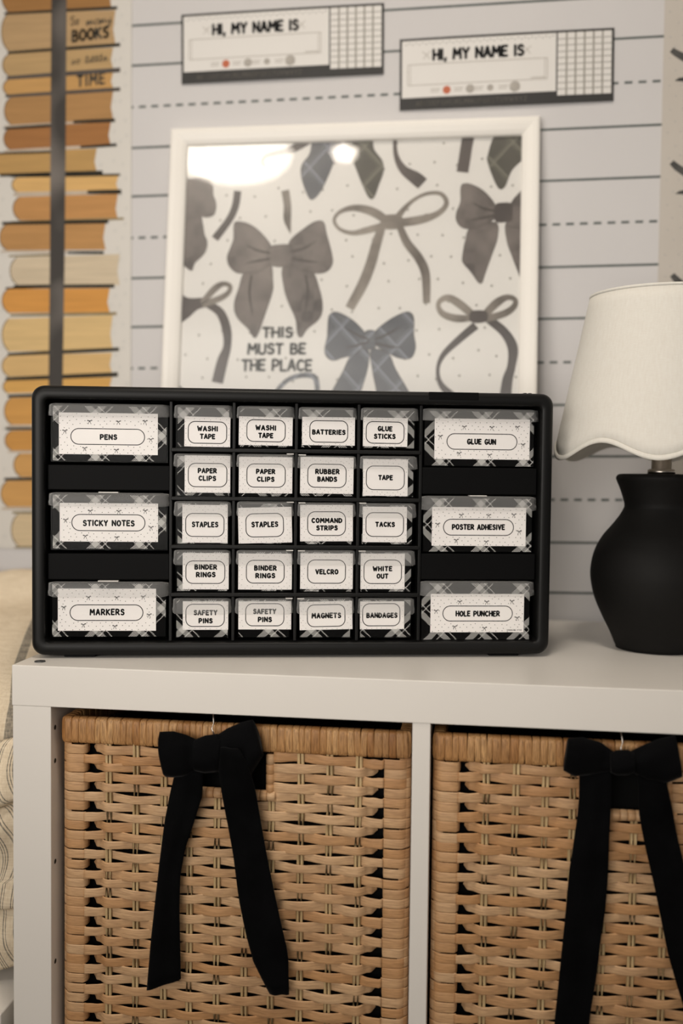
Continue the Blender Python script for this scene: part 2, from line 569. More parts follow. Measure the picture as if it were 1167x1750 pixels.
# ------------------------------------------------------------------ dotted paper strip at the right
DOT = noisy('dot_grey', (.34, .33, .32, 1), (.42, .41, .4, 1), 60, .8, .2)
STRIP = noisy('cream_paper', (.51, .47, .42, 1), (.54, .5, .45, 1), 8, .8, .2)
RIB = noisy('printed_ribbon', (.035, .034, .033, 1), (.10, .097, .092, 1), 30, .8, .2)


def ring_dot(mb, put, u, v, r, mi):
    a = arc(u, v, r, r, 0, 300, 8)
    p_stroke(mb, put, a, r * .55, mi, round_=False)


tr = empty('bow_border_strip', (705, WALL_Y, 300))
tag(tr, 'dotted paper border strip with printed ribbons at the right edge of the wall', 'wall border')
mb = MB(); mb.box(643, 770, YP - 1.6, YP - .3, -300, 1200, 0)
rnd = random.Random(5)
put = lambda x, z: (x, YP - 1.75, z)
for i in range(46):
    for j in range(8):
        p_disc(mb, put, (651 + j * 15 + (i % 2) * 7 + rnd.uniform(-2, 2), 250 + i * 14.5 + rnd.uniform(-2, 2)), .95, 1, 6)
mb.build('border_paper', [STRIP, DOT], tr, (705, WALL_Y, 300), fixn=False)
for (a, bb, c) in (((1147, 86), (1157, 93), (1172, 101)), ((1147, 278), (1157, 287), (1172, 297)), ((1148, 470), (1157, 480), (1172, 492))):
    pts = [tuple(onY(*q, YP)[i] for i in (0, 2)) for q in (a, bb, c)]
    mb = MB(); p_band(mb, put, pts, [6.5, 8, 9], 0)
    mb.build('printed_ribbon', RIB, tr, (705, WALL_Y, 300), fixn=False)
for (a, c) in (((1152, 139), (1175, 137)), ((1153, 332), (1175, 329))):
    A, C = onY(*a, YP), onY(*c, YP)
    mb = MB(); p_poly(mb, put, [(A.x, A.z), (A.x + 5, A.z + 3.4), (C.x, C.z + 3.6), (C.x, C.z - 3)], 0)
    mb.build('printed_ribbon', RIB, tr, (705, WALL_Y, 300), fixn=False)

# ------------------------------------------------------------------ poster of stacked books at the left
tp = empty('book_stack_poster', (-130, WALL_Y, 75))
tag(tp, 'tall paper poster of stacked old books tied with a black ribbon', 'poster')
OP = (-130, WALL_Y, 75)
PY = YP - .4
mb = MB(); mb.box(-420, -26, PY - 1.0, YP - .25, 74, 1100, 0)
put = lambda x, z: (x, PY - 1.1, z)
rnd = random.Random(9)
for i in range(52):
    for j in range(3):
        x = -62 + j * 13 + rnd.uniform(-5, 5); z = 90 + i * 19 + rnd.uniform(-6, 6)
        if x < -31: ring_dot(mb, put, x, z, 1.7, 1)
for i in range(40):
    ring_dot(mb, put, -206 + rnd.uniform(-9, 6), 90 + i * 18 + rnd.uniform(-5, 5), 1.7, 1)
POSTER = noisy('poster_paper', (.61, .585, .545, 1), (.64, .615, .57, 1), 5, .75, .25)
DOTL = noisy('dot_light', (.5, .49, .47, 1), (.56, .55, .52, 1), 60, .8, .2)
mb.build('poster_paper', [POSTER, DOTL], tp, OP, fixn=False)

BOOKS = [  # pages: left x, right x, top y left/right, bottom y left/right, colour, cover marks
    (10, 194, -202, -208, -148, -154, (184, 154, 110)), (2, 186, -142, -148, -98, -104, (172, 132, 86)), (6, 190, -92, -98, -46, -52, (198, 156, 100)),
    (3, 191, -40, -46, 21, 14, (158, 116, 70)), (3, 198, 25, 19, 87, 77, (182, 152, 112)), (5, 194, 94, 83, 130, 117, (184, 154, 110)),
    (6, 194, 138, 125, 162, 150, (194, 152, 96)), (8, 194, 168, 157, 213, 204, (172, 132, 86)), (7, 190, 220, 210, 256, 248, (160, 112, 68)),
    (-14, 166, 264, 255, 297, 293, (184, 148, 94)), (21, 203, 305, 301, 328, 324, (212, 172, 112)), (23, 202, 338, 333, 376, 375, (188, 140, 88)),
    (0, 181, 385, 382, 427, 426, (182, 138, 88)), (18, 205, 442, 436, 486, 486, (204, 188, 162)), (4, 188, 495, 494, 534, 533, (206, 148, 78)),
    (4, 193, 546, 540, 600, 597, (212, 182, 130)), (4, 192, 609, 604, 643, 637, (210, 176, 122)), (6, 192, 651, 646, 671, 668, (212, 166, 96)),
    (8, 190, 681, 678, 725, 724, (200, 150, 84)), (9, 188, 737, 734, 769, 768, (196, 144, 78)), (24, 176, 776, 774, 814, 813, (200, 154, 94)),
    (2, 182, 823, 820, 865, 864, (200, 154, 94)), (20, 190, 880, 878, 932, 932, (206, 186, 152))]
COVERS = [  # dark or pale cover edges: x0, y0, x1, y1, thickness, tone
    (10, -145, 200, -151, 4, 'd'), (8, -95, 196, -101, 4, 'd'), (8, -43, 200, -49, 4, 'd'), (8, 24, 201, 14, 4, 'd'), (14, 91, 206, 77, 4.5, 'd'), (12, 134, 206, 120, 6, 'b'), (10, 165, 206, 153, 5, 'b'), (10, 216, 126, 210, 3, 'p'), (126, 209, 197, 206, 5, 'd'),
    (8, 220, 90, 215, 4, 'd'), (8, 259, 138, 252, 4, 'p'), (138, 252, 200, 248, 4, 'd'), (-14, 263, 90, 260, 3, 'd'), (0, 300, 176, 295, 5, 'd'), (20, 302, 206, 299, 3, 'd'),
    (24, 333, 150, 330, 5, 'p'), (150, 329, 208, 328, 6, 'd'), (20, 380, 212, 374, 3, 'o'), (4, 382, 186, 379, 5, 'd'), (2, 430, 116, 431, 3, 'p'), (116, 432, 178, 432, 4, 'd'),
    (16, 438, 90, 436, 3, 'o'), (24, 490, 196, 489, 5, 'd'), (10, 493, 90, 490, 3, 'd'), (18, 539, 200, 536, 4, 'o'), (14, 606, 204, 597, 5, 'd'), (10, 648, 202, 640, 6, 'd'),
    (14, 677, 200, 672, 5, 'd'), (12, 729, 190, 728, 3, 'p'), (10, 733, 190, 731, 4, 'd'), (14, 772, 180, 771, 3, 'p'), (8, 819, 180, 816, 5, 'd'), (4, 869, 184, 868, 4, 'p'),
    (22, 876, 190, 875, 4, 'o'), (26, 935, 190, 935, 3, 'o')]
PAGE_K = 1.0


def pw(x, y):
    q = onY(x, y, PY); return (q.x, q.z)


def page_mat(i, c):
    a = srgb(*c, PAGE_K); b = srgb(*[v * .93 for v in c], PAGE_K)
    return noisy('printed_pages', a, b, 30, .8, .2, (.4, 1, 6))


TONE = {'d': noisy('print_dark', srgb(38, 36, 30), srgb(52, 48, 40), 25, .8, .2), 'b': noisy('print_blue', srgb(72, 66, 62, 1.1), srgb(86, 80, 76, 1.1), 25, .8, .2),
        'p': noisy('print_pale', srgb(176, 162, 146, 1.2), srgb(160, 146, 130, 1.2), 25, .8, .2), 'o': noisy('print_olive', srgb(140, 124, 92, 1.1), srgb(120, 108, 80, 1.1), 25, .8, .2)}
tk = list(TONE)
OWN = {}
for cv in COVERS:
    ym = (cv[1] + cv[3]) / 2
    best = min(range(len(BOOKS)), key=lambda i: min(abs((BOOKS[i][4] + BOOKS[i][5]) / 2 - ym), abs((BOOKS[i][2] + BOOKS[i][3]) / 2 - ym) + 2))
    OWN.setdefault(best, []).append(cv)
for i, (x0, x1, tl, tr_, bl, br, c) in enumerate(BOOKS):
    mb = MB()
    lay = 1.2 + (i % 3) * .03
    put = lambda x, z, lay=lay: (x, PY - lay, z)
    tl, tr_, bl, br = tl - 1.2, tr_ - 1.2, bl + 1.2, br + 1.2
    h = bl - tl
    rb = min(12, h * .35)
    pts = []
    left = [(x0 + rb * .9, tl), (x0 + rb * .25, tl + h * .2), (x0, tl + h * .5), (x0 + rb * .3, tl + h * .8), (x0 + rb, bl)]
    right = [(x1, br), (x1 - 4, (tr_ + br) / 2 + 3), (x1, tr_)]
    ml, mr = (tl * .5 + tr_ * .5), (bl * .5 + br * .5)
    outl = [pw(*p) for p in left] + [pw((x0 + x1) / 2, mr)] + [pw(*p) for p in right] + [pw((x0 + x1) / 2, ml)]
    p_poly(mb, put, outl, 0)
    for a0, b0, a1, b1, w, tn in OWN.get(i, []):
        p_band(mb, lambda x, z: (x, PY - 1.35, z), [pw(a0, b0), pw((a0 + a1) / 2, (b0 + b1) / 2), pw(a1, b1)], [w * .75, w * .95, w * .95], 2 + tk.index(tn), 3)
    # cover edge round the spine side
    p_band(mb, lambda x, z, lay=lay: (x, PY - lay - .02, z), [pw(*p) for p in left], [1.2, 1.5, 1.3, 1.5, 1.2], 1, 3)
    mb.build('printed_book', [page_mat(i, c), noisy('printed_cover', srgb(120, 92, 60), srgb(90, 80, 60), 30)] + [TONE[k] for k in tk], tp, OP, fixn=False)
mb = MB()
put = lambda x, z: (x, PY - 1.5, z)
A = [pw(90, -212), pw(87, 250), pw(86, 450), pw(84, 640), pw(83, 800)]
B = [pw(116, -212), pw(113, 250), pw(111, 450), pw(108, 640), pw(106, 800)]
mb.face([put(*p) for p in A] + [put(*p) for p in reversed(B)], 0)


def ribbon_mat():
    m = mat('printed_satin', (.05, .045, .04, 1), .6, .3); t = NT(m)
    v, x, y, z = t.coords()
    n = t.noise(v, 7, 2, (1.2, 1, 1))
    f = t.n('ShaderNodeMapRange', {0: n, 1: .5, 2: .72}).outputs[0]
    t.link(t.mix(f, (.042, .037, .033, 1), (.23, .205, .185, 1)), t.b.inputs['Base Color'])
    return m


mb.build('printed_black_ribbon', ribbon_mat(), tp, OP, fixn=False)
mb = MB()
put = lambda x, z: (x, PY - 1.45, z)
slope = .075


def ptxt(text, cx, cy, w, h, wt, font, gap=.2):
    c = pw(cx, cy); k = .727
    p_text(mb, put, text, c[0], c[1], w * k, h * k, wt * k, 0, font, gap, slope)


ptxt('So', 128, 36, 16, 16, 1.8, SCR, .08)
ptxt('many', 170, 34, 48, 15, 1.8, SCR, .02)
ptxt('BOOKS', 155, 59, 66, 18, 4.6, GL, .28)
ptxt('so', 130, 104, 15, 13, 1.6, SCR, .06)
ptxt('little', 166, 100, 42, 13, 1.6, SCR, .02)
ptxt('TIME', 156, 137, 50, 18, 4.0, GL, .36)
mb.build('printed_words', noisy('print_word', srgb(56, 54, 46), srgb(66, 62, 54), 30), tp, OP, fixn=False)

# ------------------------------------------------------------------ name tags on the wall
TAG_WHITE = noisy('tag_white', (.68, .66, .63, 1), (.70, .68, .65, 1), 10, .5, .4)
TAG_BLACK = noisy('tag_black', (.022, .021, .02, 1), (.028, .027, .026, 1), 10, .5, .4)
COPPER = noisy('print_copper', srgb(196, 110, 78), srgb(170, 88, 60), 300, .6)
COIN = noisy('print_silver', srgb(176, 170, 162), srgb(150, 146, 140), 300, .6)
GREYL = mat('print_grey', srgb(168, 162, 154), .7, .2)
GRIDL = noisy('print_grid', srgb(140, 136, 128), srgb(150, 146, 138), 30)


def name_tag(x0, x1, zb, zt, tilt, label):
    """a laminated desk tag, w x h, taped to the wall"""
    w, h = x1 - x0, zt - zb
    yf = YP - 2.2
    t = empty('name_tag', ((x0 + x1) / 2, yf, (zb + zt) / 2), (0, -tilt, 0))
    tag(t, label, 'name tag', 'name tags on the wall')
    k = w / 262.0
    bow = lambda x: -1.2 * (1 - (2 * (x) / w) ** 2)     # the card bulges a little off the wall
    b = MB(); n = 12
    xs = [-w / 2 + w * i / n for i in range(n + 1)]
    rows = [[(x, bow(x), -h / 2) for x in xs], [(x, bow(x), h / 2) for x in xs], [(x, bow(x) + .8, h / 2) for x in xs], [(x, bow(x) + .8, -h / 2) for x in xs]]
    b.grid(rows, 0, close_v=True)
    b.face([r[0] for r in rows]); b.face([r[-1] for r in rows])
    b.build('backing_card', TAG_BLACK, t)

    def put_(d):
        return lambda u, v: (u, bow(u) - d, v)

    def strips(b, u0, u1, v0, v1, d, mi, n=8):
        for i in range(n):
            a, c = u0 + (u1 - u0) * i / n, u0 + (u1 - u0) * (i + 1) / n
            p_poly(b, put_(d), [(a, v0), (c, v0), (c, v1), (a, v1)], mi)
    L, T = -w / 2, h / 2
    b = MB()
    strips(b, L + 3 * k, L + w * .735, -h / 2 + h * .165, T - 3 * k, .12, 0)
    p = put_(.22)
    for i in range(44):
        p_disc(b, p, (L + 8 * k + i * 4.2 * k, T - 7.5 * k + (1.2 if i % 2 else -.4) * k), .75 * k, 1, 6)
    p_text(b, p, 'HI, MY NAME IS', L + w * .372, T - h * .245, w * .42, h * .135, 3.5 * k, 1, GL, .26)
    for sx in (.128, .6):     # two little bows beside the greeting
        c = (L + w * sx, T - h * .24)
        p_stroke(b, p, [(c[0] - 5 * k, c[1] + 4 * k), c, (c[0] + 5 * k, c[1] + 4 * k)], .8 * k, 3)
        p_stroke(b, p, [(c[0] - 4 * k, c[1] - 5 * k), c, (c[0] + 4 * k, c[1] - 5 * k)], .8 * k, 3)
    for ins, ww in ((0, .9), (3.2, .7)):
        x0_, x1_ = L + w * .04 + ins * k, L + w * .695 - ins * k
        z0_, z1_ = T - h * .66, T - h * .37
        p_stroke(b, p, [(x0_ + (x1_ - x0_) * i / 12, z0_) for i in range(13)] + [(x1_ + (x0_ - x1_) * i / 12, z1_) for i in range(13)], ww * k, 3, closed=True, round_=False)
    p_stroke(b, p, [(L + w * .62, T - h * .635), (L + w * .685, T - h * .635)], 1.1 * k, 3)
    for cx, r, mi in ((.225, 5.0, 2), (.335, 5.3, 4), (.43, 4.0, 4), (.545, 6.6, 4)):
        c = (L + w * cx, T - h * .745)
        p_disc(b, p, c, r * k, mi, 20)
        q = put_(.3)
        p_disc(b, q, (c[0] + .3 * k, c[1]), r * .45 * k, 3 if mi == 4 else 2, 12)
        for dx in (-.075, -.055):
            p_stroke(b, p, [(c[0] + w * dx, c[1] + 1.5 * k), (c[0] + w * (dx + .022), c[1] + 1.5 * k)], 1 * k, 3)
            p_stroke(b, p, [(c[0] + w * dx, c[1] - 1.5 * k), (c[0] + w * (dx + .016), c[1] - 1.5 * k)], 1 * k, 3)
    b.build('greeting_panel', [TAG_WHITE, M['ink'], COPPER, GREYL, COIN], t, fixn=False)
    b = MB()
    p_text(b, put_(.2), 'ABCDEFGHIJKLMNOPQRSTUVWXYZ', L + w * .34, -h / 2 + h * .082, w * .52, h * .06, .8 * k, 0, GL, .35)
    b.build('alphabet_row', mat('print_ash', srgb(96, 92, 86), .7, .2), t, fixn=False)
    b = MB()
    g0, g1, v0, v1 = L + w * .742, w / 2 - 3 * k, -h / 2 + h * .105, T - 3 * k
    strips(b, g0, g1, v0, v1, .12, 0, 6)
    q = put_(.24)
    for i in range(1, 6):
        u = g0 + (g1 - g0) * i / 6
        p_stroke(b, q, [(u, v0), (u, v1)], 2.2 * k, 1, round_=False)
    for j in range(1, 10):
        v = v0 + (v1 - v0) * j / 10
        p_stroke(b, q, [(g0 + (g1 - g0) * i / 6, v) for i in range(7)], .8 * k, 2, round_=False)
    b.build('number_grid', [TAG_WHITE, GRIDL, mat('print_line', srgb(110, 106, 100), .7, .2)], t, fixn=False)


name_tag(41, 302.5, 681, 768.5, R_(.5), 'left name tag reading HI, MY NAME IS, higher on the wall')
name_tag(323, 584.5, 637.5, 725, R_(.55), 'right name tag reading HI, MY NAME IS, overlapping the top of the picture frame')

# ================================================================== picture frame leaning on the wall
LEAN = R_(6.5)
FX0, FX1, FH = 30.5, 497.0, 624.0
FYB = 383 - math.tan(LEAN) * 615
FO = Vector(((FX0 + FX1) / 2, FYB, .3))
tf = empty('picture_frame', FO, (-LEAN, 0, 0))
tag(tf, 'large white framed bow print leaning on the wall behind the drawer organizer', 'picture frame')
HW = (FX1 - FX0) / 2
prof = [(0, 12.5), (0, 3), (1.2, 1), (4, 0), (9, .2), (16, 2.2), (20.5, 4.5), (22, 6.5), (22, 11), (22, 12.5)]   # inset, depth
mb = MB()
rows = []
for ins, d in prof:
    rows.append([(-HW + ins, d, ins), (HW - ins, d, ins), (HW - ins, d, FH - ins), (-HW + ins, d, FH - ins)])
mb.grid(rows, 0, close_u=True, close_v=True)
fr = mb.build('moulding', M['frame_white'], tf)
mb = MB(); mb.box(-HW + 5, HW - 5, 12.2, 13.6, 5, FH - 5)
mb.build('backing_board', noisy('fibre_board', (.25, .2, .15, 1), (.3, .24, .18, 1), 80), tf)
mb = MB(); mb.box(-HW + 20, HW - 20, 7.4, 8.6, 20, FH - 20)
mb.build('glass_pane', M['glass'], tf)

FN = Vector((0, math.cos(LEAN), -math.sin(LEAN))); FUP = Vector((0, math.sin(LEAN), math.cos(LEAN)))
PD = 9.4     # depth of the print behind the frame's face


def onF(x, y):
    o, d = ray(x, y)
    t = ((FO - o).dot(FN) + PD) / d.dot(FN)
    v = o + d * t - FO
    return (v.x, v.dot(FUP))


def art_mat(name, c1, c2, pattern=None):
    m = mat(name, c1, .6, .2); t = NT(m)
    v, x, y, z = t.coords()
    n = t.noise(v, 22, 4)
    f = t.n('ShaderNodeMapRange', {0: n, 1: .3, 2: .7}).outputs[0]
    c = t.mix(f, c1, c2)
    if pattern == 'check':
        q = t.n('ShaderNodeTexChecker', {'Vector': v, 1: (1, 1, 1, 1), 2: (0, 0, 0, 1), 3: 70.0})
        c = t.mix(t.math('MULTIPLY', q.outputs[1], .38), c, tuple(min(1, k * 2.6) for k in c1[:3]) + (1,))
    if pattern == 'plaid':
        u = t.math('ADD', x, t.math('MULTIPLY', z, .9)); w = t.math('SUBTRACT', x, t.math('MULTIPLY', z, .9))
        def ln(cc, off, wd):
            f_ = t.math('FRACT', t.math('ADD', t.math('DIVIDE', cc, .046), off))
            return t.math('LESS_THAN', f_, wd)
        k = t.math('MAXIMUM', t.math('MAXIMUM', ln(u, 0, .05), ln(w, .3, .05)), t.math('MULTIPLY', t.math('MAXIMUM', ln(u, .12, .16), ln(w, .42, .16)), .28))
        c = t.mix(t.math('MULTIPLY', k, .55), c, tuple(min(1, q * 4.5) for q in c1[:3]) + (1,))
    t.link(c, t.b.inputs['Base Color'])
    return m


ART = [noisy('print_paper', (.80, .78, .74, 1), (.82, .80, .76, 1), 6, .6, .3),
       art_mat('bow_umber', srgb(82, 76, 73), srgb(138, 130, 124), 'check'),
       art_mat('bow_slate', srgb(84, 87, 93), srgb(106, 108, 112), 'plaid'),
       art_mat('bow_olive', srgb(76, 75, 66), srgb(96, 92, 84), 'plaid'),
       art_mat('bow_taupe', srgb(92, 85, 78), srgb(160, 152, 142)),
       mat('print_dot', srgb(150, 146, 138), .7, .2), mat('print_text', srgb(58, 60, 56), .7, .2),
       art_mat('bow_umber_dark', srgb(72, 66, 64), srgb(98, 90, 86), None),
       mat('bow_edge', srgb(74, 68, 64), .7, .2)]
mb = MB()
mb.box(-HW + 18, HW - 18, PD + .6, PD + 2, 18, FH - 18, 0)
CLIP = (-HW + 21, HW - 21, 21, FH - 21)


def put_art(d):
    def f(u, v):
        return (max(CLIP[0], min(CLIP[1], u)), PD + .5 - d, max(CLIP[2], min(CLIP[3], v)))
    return f


def shape(pts, mi, d):
    c = catmull([onF(*p) for p in pts], 5)
    p_poly(mb, put_art(d), c, mi)
    if mi in (1, 2, 3):
        p_stroke(mb, put_art(d + .03), c, .7, 8, closed=True, round_=False)


def band(pts, ws, mi, d, n=6):
    p_band(mb, put_art(d), [onF(*p) for p in pts], [w * .735 for w in ws], mi, n)


# big checked bow
shape([(420, 462), (460, 450), (466, 480), (465, 500), (450, 545), (441, 570), (434, 577), (424, 562), (405, 542), (400, 520), (408, 492)], 1, .10)
shape([(485, 455), (530, 460), (546, 495), (551, 525), (545, 545), (525, 562), (515, 576), (508, 570), (505, 545), (492, 515), (485, 490)], 1, .10)
shape([(400, 382), (412, 379), (430, 385), (448, 400), (464, 422), (466, 445), (445, 462), (425, 466), (405, 466), (392, 455), (388, 440), (393, 425), (399, 408)], 1, .16)
shape([(494, 414), (520, 390), (540, 378), (553, 380), (558, 400), (566, 430), (568, 450), (558, 464), (540, 467), (520, 462), (494, 450)], 1, .16)
shape([(461, 422), (480, 418), (498, 420), (502, 437), (498, 452), (480, 456), (461, 452), (457, 437)], 1, .22)
# bow cut by the left edge
shape([(300, 366), (339, 368), (346, 382), (349, 400), (354, 415), (349, 433), (333, 449), (325, 462), (300, 430)], 1, .10)
shape([(300, 310), (326, 306), (339, 303), (354, 307), (363, 317), (364, 333), (369, 348), (366, 366), (354, 371), (341, 370), (300, 371)], 1, .16)
band([(406, 326), (402, 352), (391, 376), (367, 408)], [13, 13, 13, 14], 7, .1)
band([(487, 325), (491, 350), (491, 375), (496, 398)], [14, 13, 13, 2], 4, .1)
band([(526, 240), (505, 252), (478, 260), (455, 266), (448, 276), (453, 286)], [14, 14, 13, 10, 8, 6], 7, .1)
shape([(540, 230), (583, 230), (572, 271), (560, 302), (547, 328), (533, 341), (524, 330), (515, 302), (516, 281), (529, 263)], 2, .1)
shape([(587, 230), (631, 230), (639, 255), (653, 275), (655, 293), (647, 316), (639, 337), (631, 338), (621, 319), (607, 284)], 3, .1)
band([(675, 228), (676, 262), (688, 288), (710, 304), (722, 314)], [6, 8, 14, 22, 22], 7, .1)
band([(801, 228), (797, 250), (794, 270), (790, 294)], [21, 20, 20, 20], 7, .1)
shape([(851, 225), (900, 222), (900, 262), (875, 290), (863, 318), (853, 322), (843, 304), (834, 278), (834, 264)], 3, .1)
for pts in ([(462, 432), (440, 428), (420, 418)], [(462, 442), (440, 446), (420, 450)], [(498, 430), (520, 424), (540, 412)], [(498, 442), (522, 446), (545, 448)],
            [(846, 360), (826, 356), (808, 346)], [(846, 368), (826, 372), (806, 376)], [(630, 580), (610, 572), (590, 560)], [(630, 584), (610, 590), (590, 594)],
            [(641, 580), (664, 570), (684, 558)], [(641, 586), (664, 592), (686, 594)], [(430, 470), (426, 500), (432, 540)], [(522, 470), (526, 500), (520, 540)]):
    band(pts, [3, 3.5, 1], 8, .26, 4)
# thin looped bow
band([(652, 388), (642, 420), (633, 452), (619, 487), (597, 527)], [14, 17, 18, 18, 16], 4, .1)
band([(682, 384), (695, 414), (715, 440), (727, 468), (729, 518)], [11, 14, 15, 15, 12], 4, .1)
band([(678, 372), (700, 347), (725, 332), (750, 330), (762, 341), (760, 354), (744, 367), (715, 376), (672, 382)], [12, 7, 6, 7, 8, 9, 11, 15, 14], 4, .16)
band([(660, 376), (635, 361), (605, 355), (581, 362), (571, 376), (580, 391), (602, 398), (628, 393), (660, 384)], [14, 15, 11, 7, 6, 6, 8, 12, 12], 4, .16)
shape([(652, 370), (676, 366), (688, 372), (686, 388), (668, 392), (652, 388)], 4, .2)
# checked bow at the right edge
shape([(805, 388), (847, 380), (850, 406), (840, 436), (828, 470), (824, 482), (818, 483), (805, 465), (792, 450), (790, 440), (795, 412)], 1, .10)
shape([(866, 380), (900, 386), (900, 500), (886, 466), (876, 440), (866, 410)], 1, .10)
shape([(790, 315), (802, 314), (822, 323), (837, 337), (846, 351), (846, 372), (828, 383), (808, 390), (790, 389), (780, 377), (780, 363), (787, 345), (787, 325)], 1, .16)
shape([(872, 350), (886, 331), (905, 318), (905, 392), (886, 389), (866, 383)], 1, .16)
shape([(847, 349), (860, 346), (874, 348), (876, 363), (874, 377), (860, 380), (847, 379), (844, 364)], 7, .22)
# plaid bow
shape([(602, 604), (628, 596), (629, 625), (617, 667), (606, 700), (548, 700), (568, 667), (586, 634)], 2, .1)
shape([(634, 597), (663, 604), (676, 631), (697, 667), (712, 700), (650, 700), (643, 667), (636, 631)], 2, .1)
shape([(562, 540), (571, 533), (586, 537), (605, 549), (623, 568), (630, 585), (606, 605), (586, 611), (569, 616), (557, 608), (555, 594), (559, 576), (560, 557)], 2, .16)
shape([(640, 568), (663, 548), (685, 536), (699, 533), (707, 543), (707, 570), (710, 594), (703, 611), (688, 613), (670, 607), (640, 588)], 2, .16)
shape([(624, 567), (633, 564), (641, 567), (643, 580), (641, 594), (632, 597), (623, 594), (621, 580)], 2, .22)
# looped bow lower right
band([(813, 556), (782, 582), (757, 607), (748, 631), (753, 656), (775, 680)], [14, 12, 9, 6, 9, 16], 7, .1)
band([(836, 546), (862, 568), (876, 594), (874, 625), (867, 650), (862, 690)], [14, 15, 17, 14, 17, 20], 7, .1)
band([(808, 538), (786, 520), (767, 509), (753, 513), (749, 524), (758, 537), (781, 544), (808, 543)], [12, 14, 12, 9, 8, 11, 13, 10], 4, .16)
band([(826, 540), (848, 518), (866, 508), (880, 512), (878, 524), (861, 536), (828, 545)], [12, 14, 10, 8, 10, 12, 12], 4, .16)
shape([(804, 533), (820, 530), (832, 534), (832, 548), (816, 552), (803, 548)], 7, .2)
# looped bow cut by the left edge
band([(352, 518), (376, 534), (387, 563), (388, 592), (380, 617), (371, 654)], [12, 15, 16, 14, 19, 20], 7, .1)
band([(345, 518), (366, 494), (381, 485), (393, 489), (390, 500), (375, 510), (345, 521)], [10, 12, 9, 8, 9, 11, 12], 4, .16)
shape([(295, 500), (322, 509), (348, 509), (354, 516), (350, 524), (336, 530), (320, 544), (295, 556)], 7, .13)
band([(462, 690), (478, 662), (498, 646), (524, 641), (540, 649), (543, 690)], [9, 8, 8, 9, 9, 8], 2, .1)
band([(300, 690), (306, 664), (312, 690)], [10, 12, 10], 7, .1)
# dots
rnd = random.Random(3)
for i in range(20):
    for j in range(15):
        x = CLIP[0] + 12 + j * 30 + (i % 2) * 15 + rnd.uniform(-6, 6); z = 30 + i * 30 + rnd.uniform(-6, 6)
        if CLIP[0] + 3 < x < CLIP[1] - 3 and z < CLIP[3] - 4:
            p_disc(mb, put_art(.05), (x, z), 1.55, 5, 8)
for text, cx, cy, w, h in (('THIS', 474, 568, 50, 16), ('MUST BE', 472.5, 596, 98, 16.5), ('THE PLACE', 472.5, 624, 119, 17.5)):
    c = onF(cx, cy)
    p_text(mb, put_art(.3), text, c[0], c[1], w * .735, h * .735, 3.3, 6, GL, .24, 0, .03)
mb.build('bow_print', ART, tf, fixn=False)

# ================================================================== cube shelf
SHW, SHD = 762.0, 390.0
ts = empty('cube_shelf', (SHW / 2, SHD / 2, FLOOR_Z))
tag(ts, 'white cube shelf unit with a thick top carrying the drawer organizer and lamp', 'shelf')
OS = (SHW / 2, SHD / 2, FLOOR_Z)
for nm, bx in (('top_panel', (0, SHW, 0, SHD, -38, 0)), ('side_panel', (.6, 38, 0.4, SHD, -725, -38)), ('side_panel', (724, SHW - .6, .4, SHD, -725, -38)),
               ('bottom_panel', (0, SHW, 0, SHD, -763, -725)), ('vertical_divider', (373, 389, 1, SHD - 1, -725, -38)),
               ('shelf_board', (38, 373, 1, SHD - 1, -389, -373)), ('shelf_board', (389, 724, 1, SHD - 1, -389, -373))):
    mb = MB(); mb.box(*bx); mb.build(nm, M['white_lacquer'], ts, OS, bevel=.8)
for nm, bx in (('foot', (2, 36, 4, 40)), ('foot', (726, 760, 4, 40)), ('foot', (2, 36, 350, 386)), ('foot', (726, 760, 350, 386))):
    mb = MB(); mb.box(*bx, -770, -763); mb.build('foot', M['dark_metal'], ts, OS)
mb = MB(); mb.lathe([(0.5, .9), (2.4, .9), (2.6, .3), (3.4, .3), (3.6, 1.0), (5.0, .9), (5.2, .05)], 19, 19, 28)
mb.build('dowel_cap', M['dark_metal'], ts, OS, smooth=True)
for z in (-59.4, -91.0, -187, -283):
    mb = MB()
    n = 14
    mb.face([(38.15, 9.5 + 2.4 * math.cos(2 * math.pi * i / n), z + 2.4 * math.sin(2 * math.pi * i / n)) for i in range(n)])
    mb.face([(38.16, 9.5 + 2.0 * math.cos(2 * math.pi * i / n), z + 2.0 * math.sin(2 * math.pi * i / n)) for i in range(n)])
    mb.build('dowel_hole', M['hole_dark'], ts, OS, fixn=False)

# ================================================================== wicker baskets
BW, BD = 322.0, 340.0
Z_RIM1, Z_RIM0, Z_BOT = -49.0, -74.0, -372.0


def strip(mb, path, hw, ht, out, n=12):
    """flat rattan strand; path: list of points, hw(i): half height, out: direction of thickness"""
    rows = []
    m = len(path)
    for i, p in enumerate(path):
        t = (path[min(i + 1, m - 1)] - path[max(i - 1, 0)])
        t.z = 0
        t.normalize()
        nrm = Vector((t.y, -t.x, 0))
        if nrm.dot(out) < 0: nrm = -nrm
        w = hw(i / (m - 1)); row = []
        for j in range(n):
            a = 2 * math.pi * j / n
            ca, sa = math.cos(a), math.sin(a)
            row.append(p + nrm * (ht * math.copysign(abs(ca) ** .45, ca)) + Vector((0, 0, w * math.copysign(abs(sa) ** .45, sa))))
        rows.append(row)
    b = mb.grid(rows, 0, close_u=True)
    mb.cap(b, n); mb.cap(b + n * (m - 1), n, 0, True)


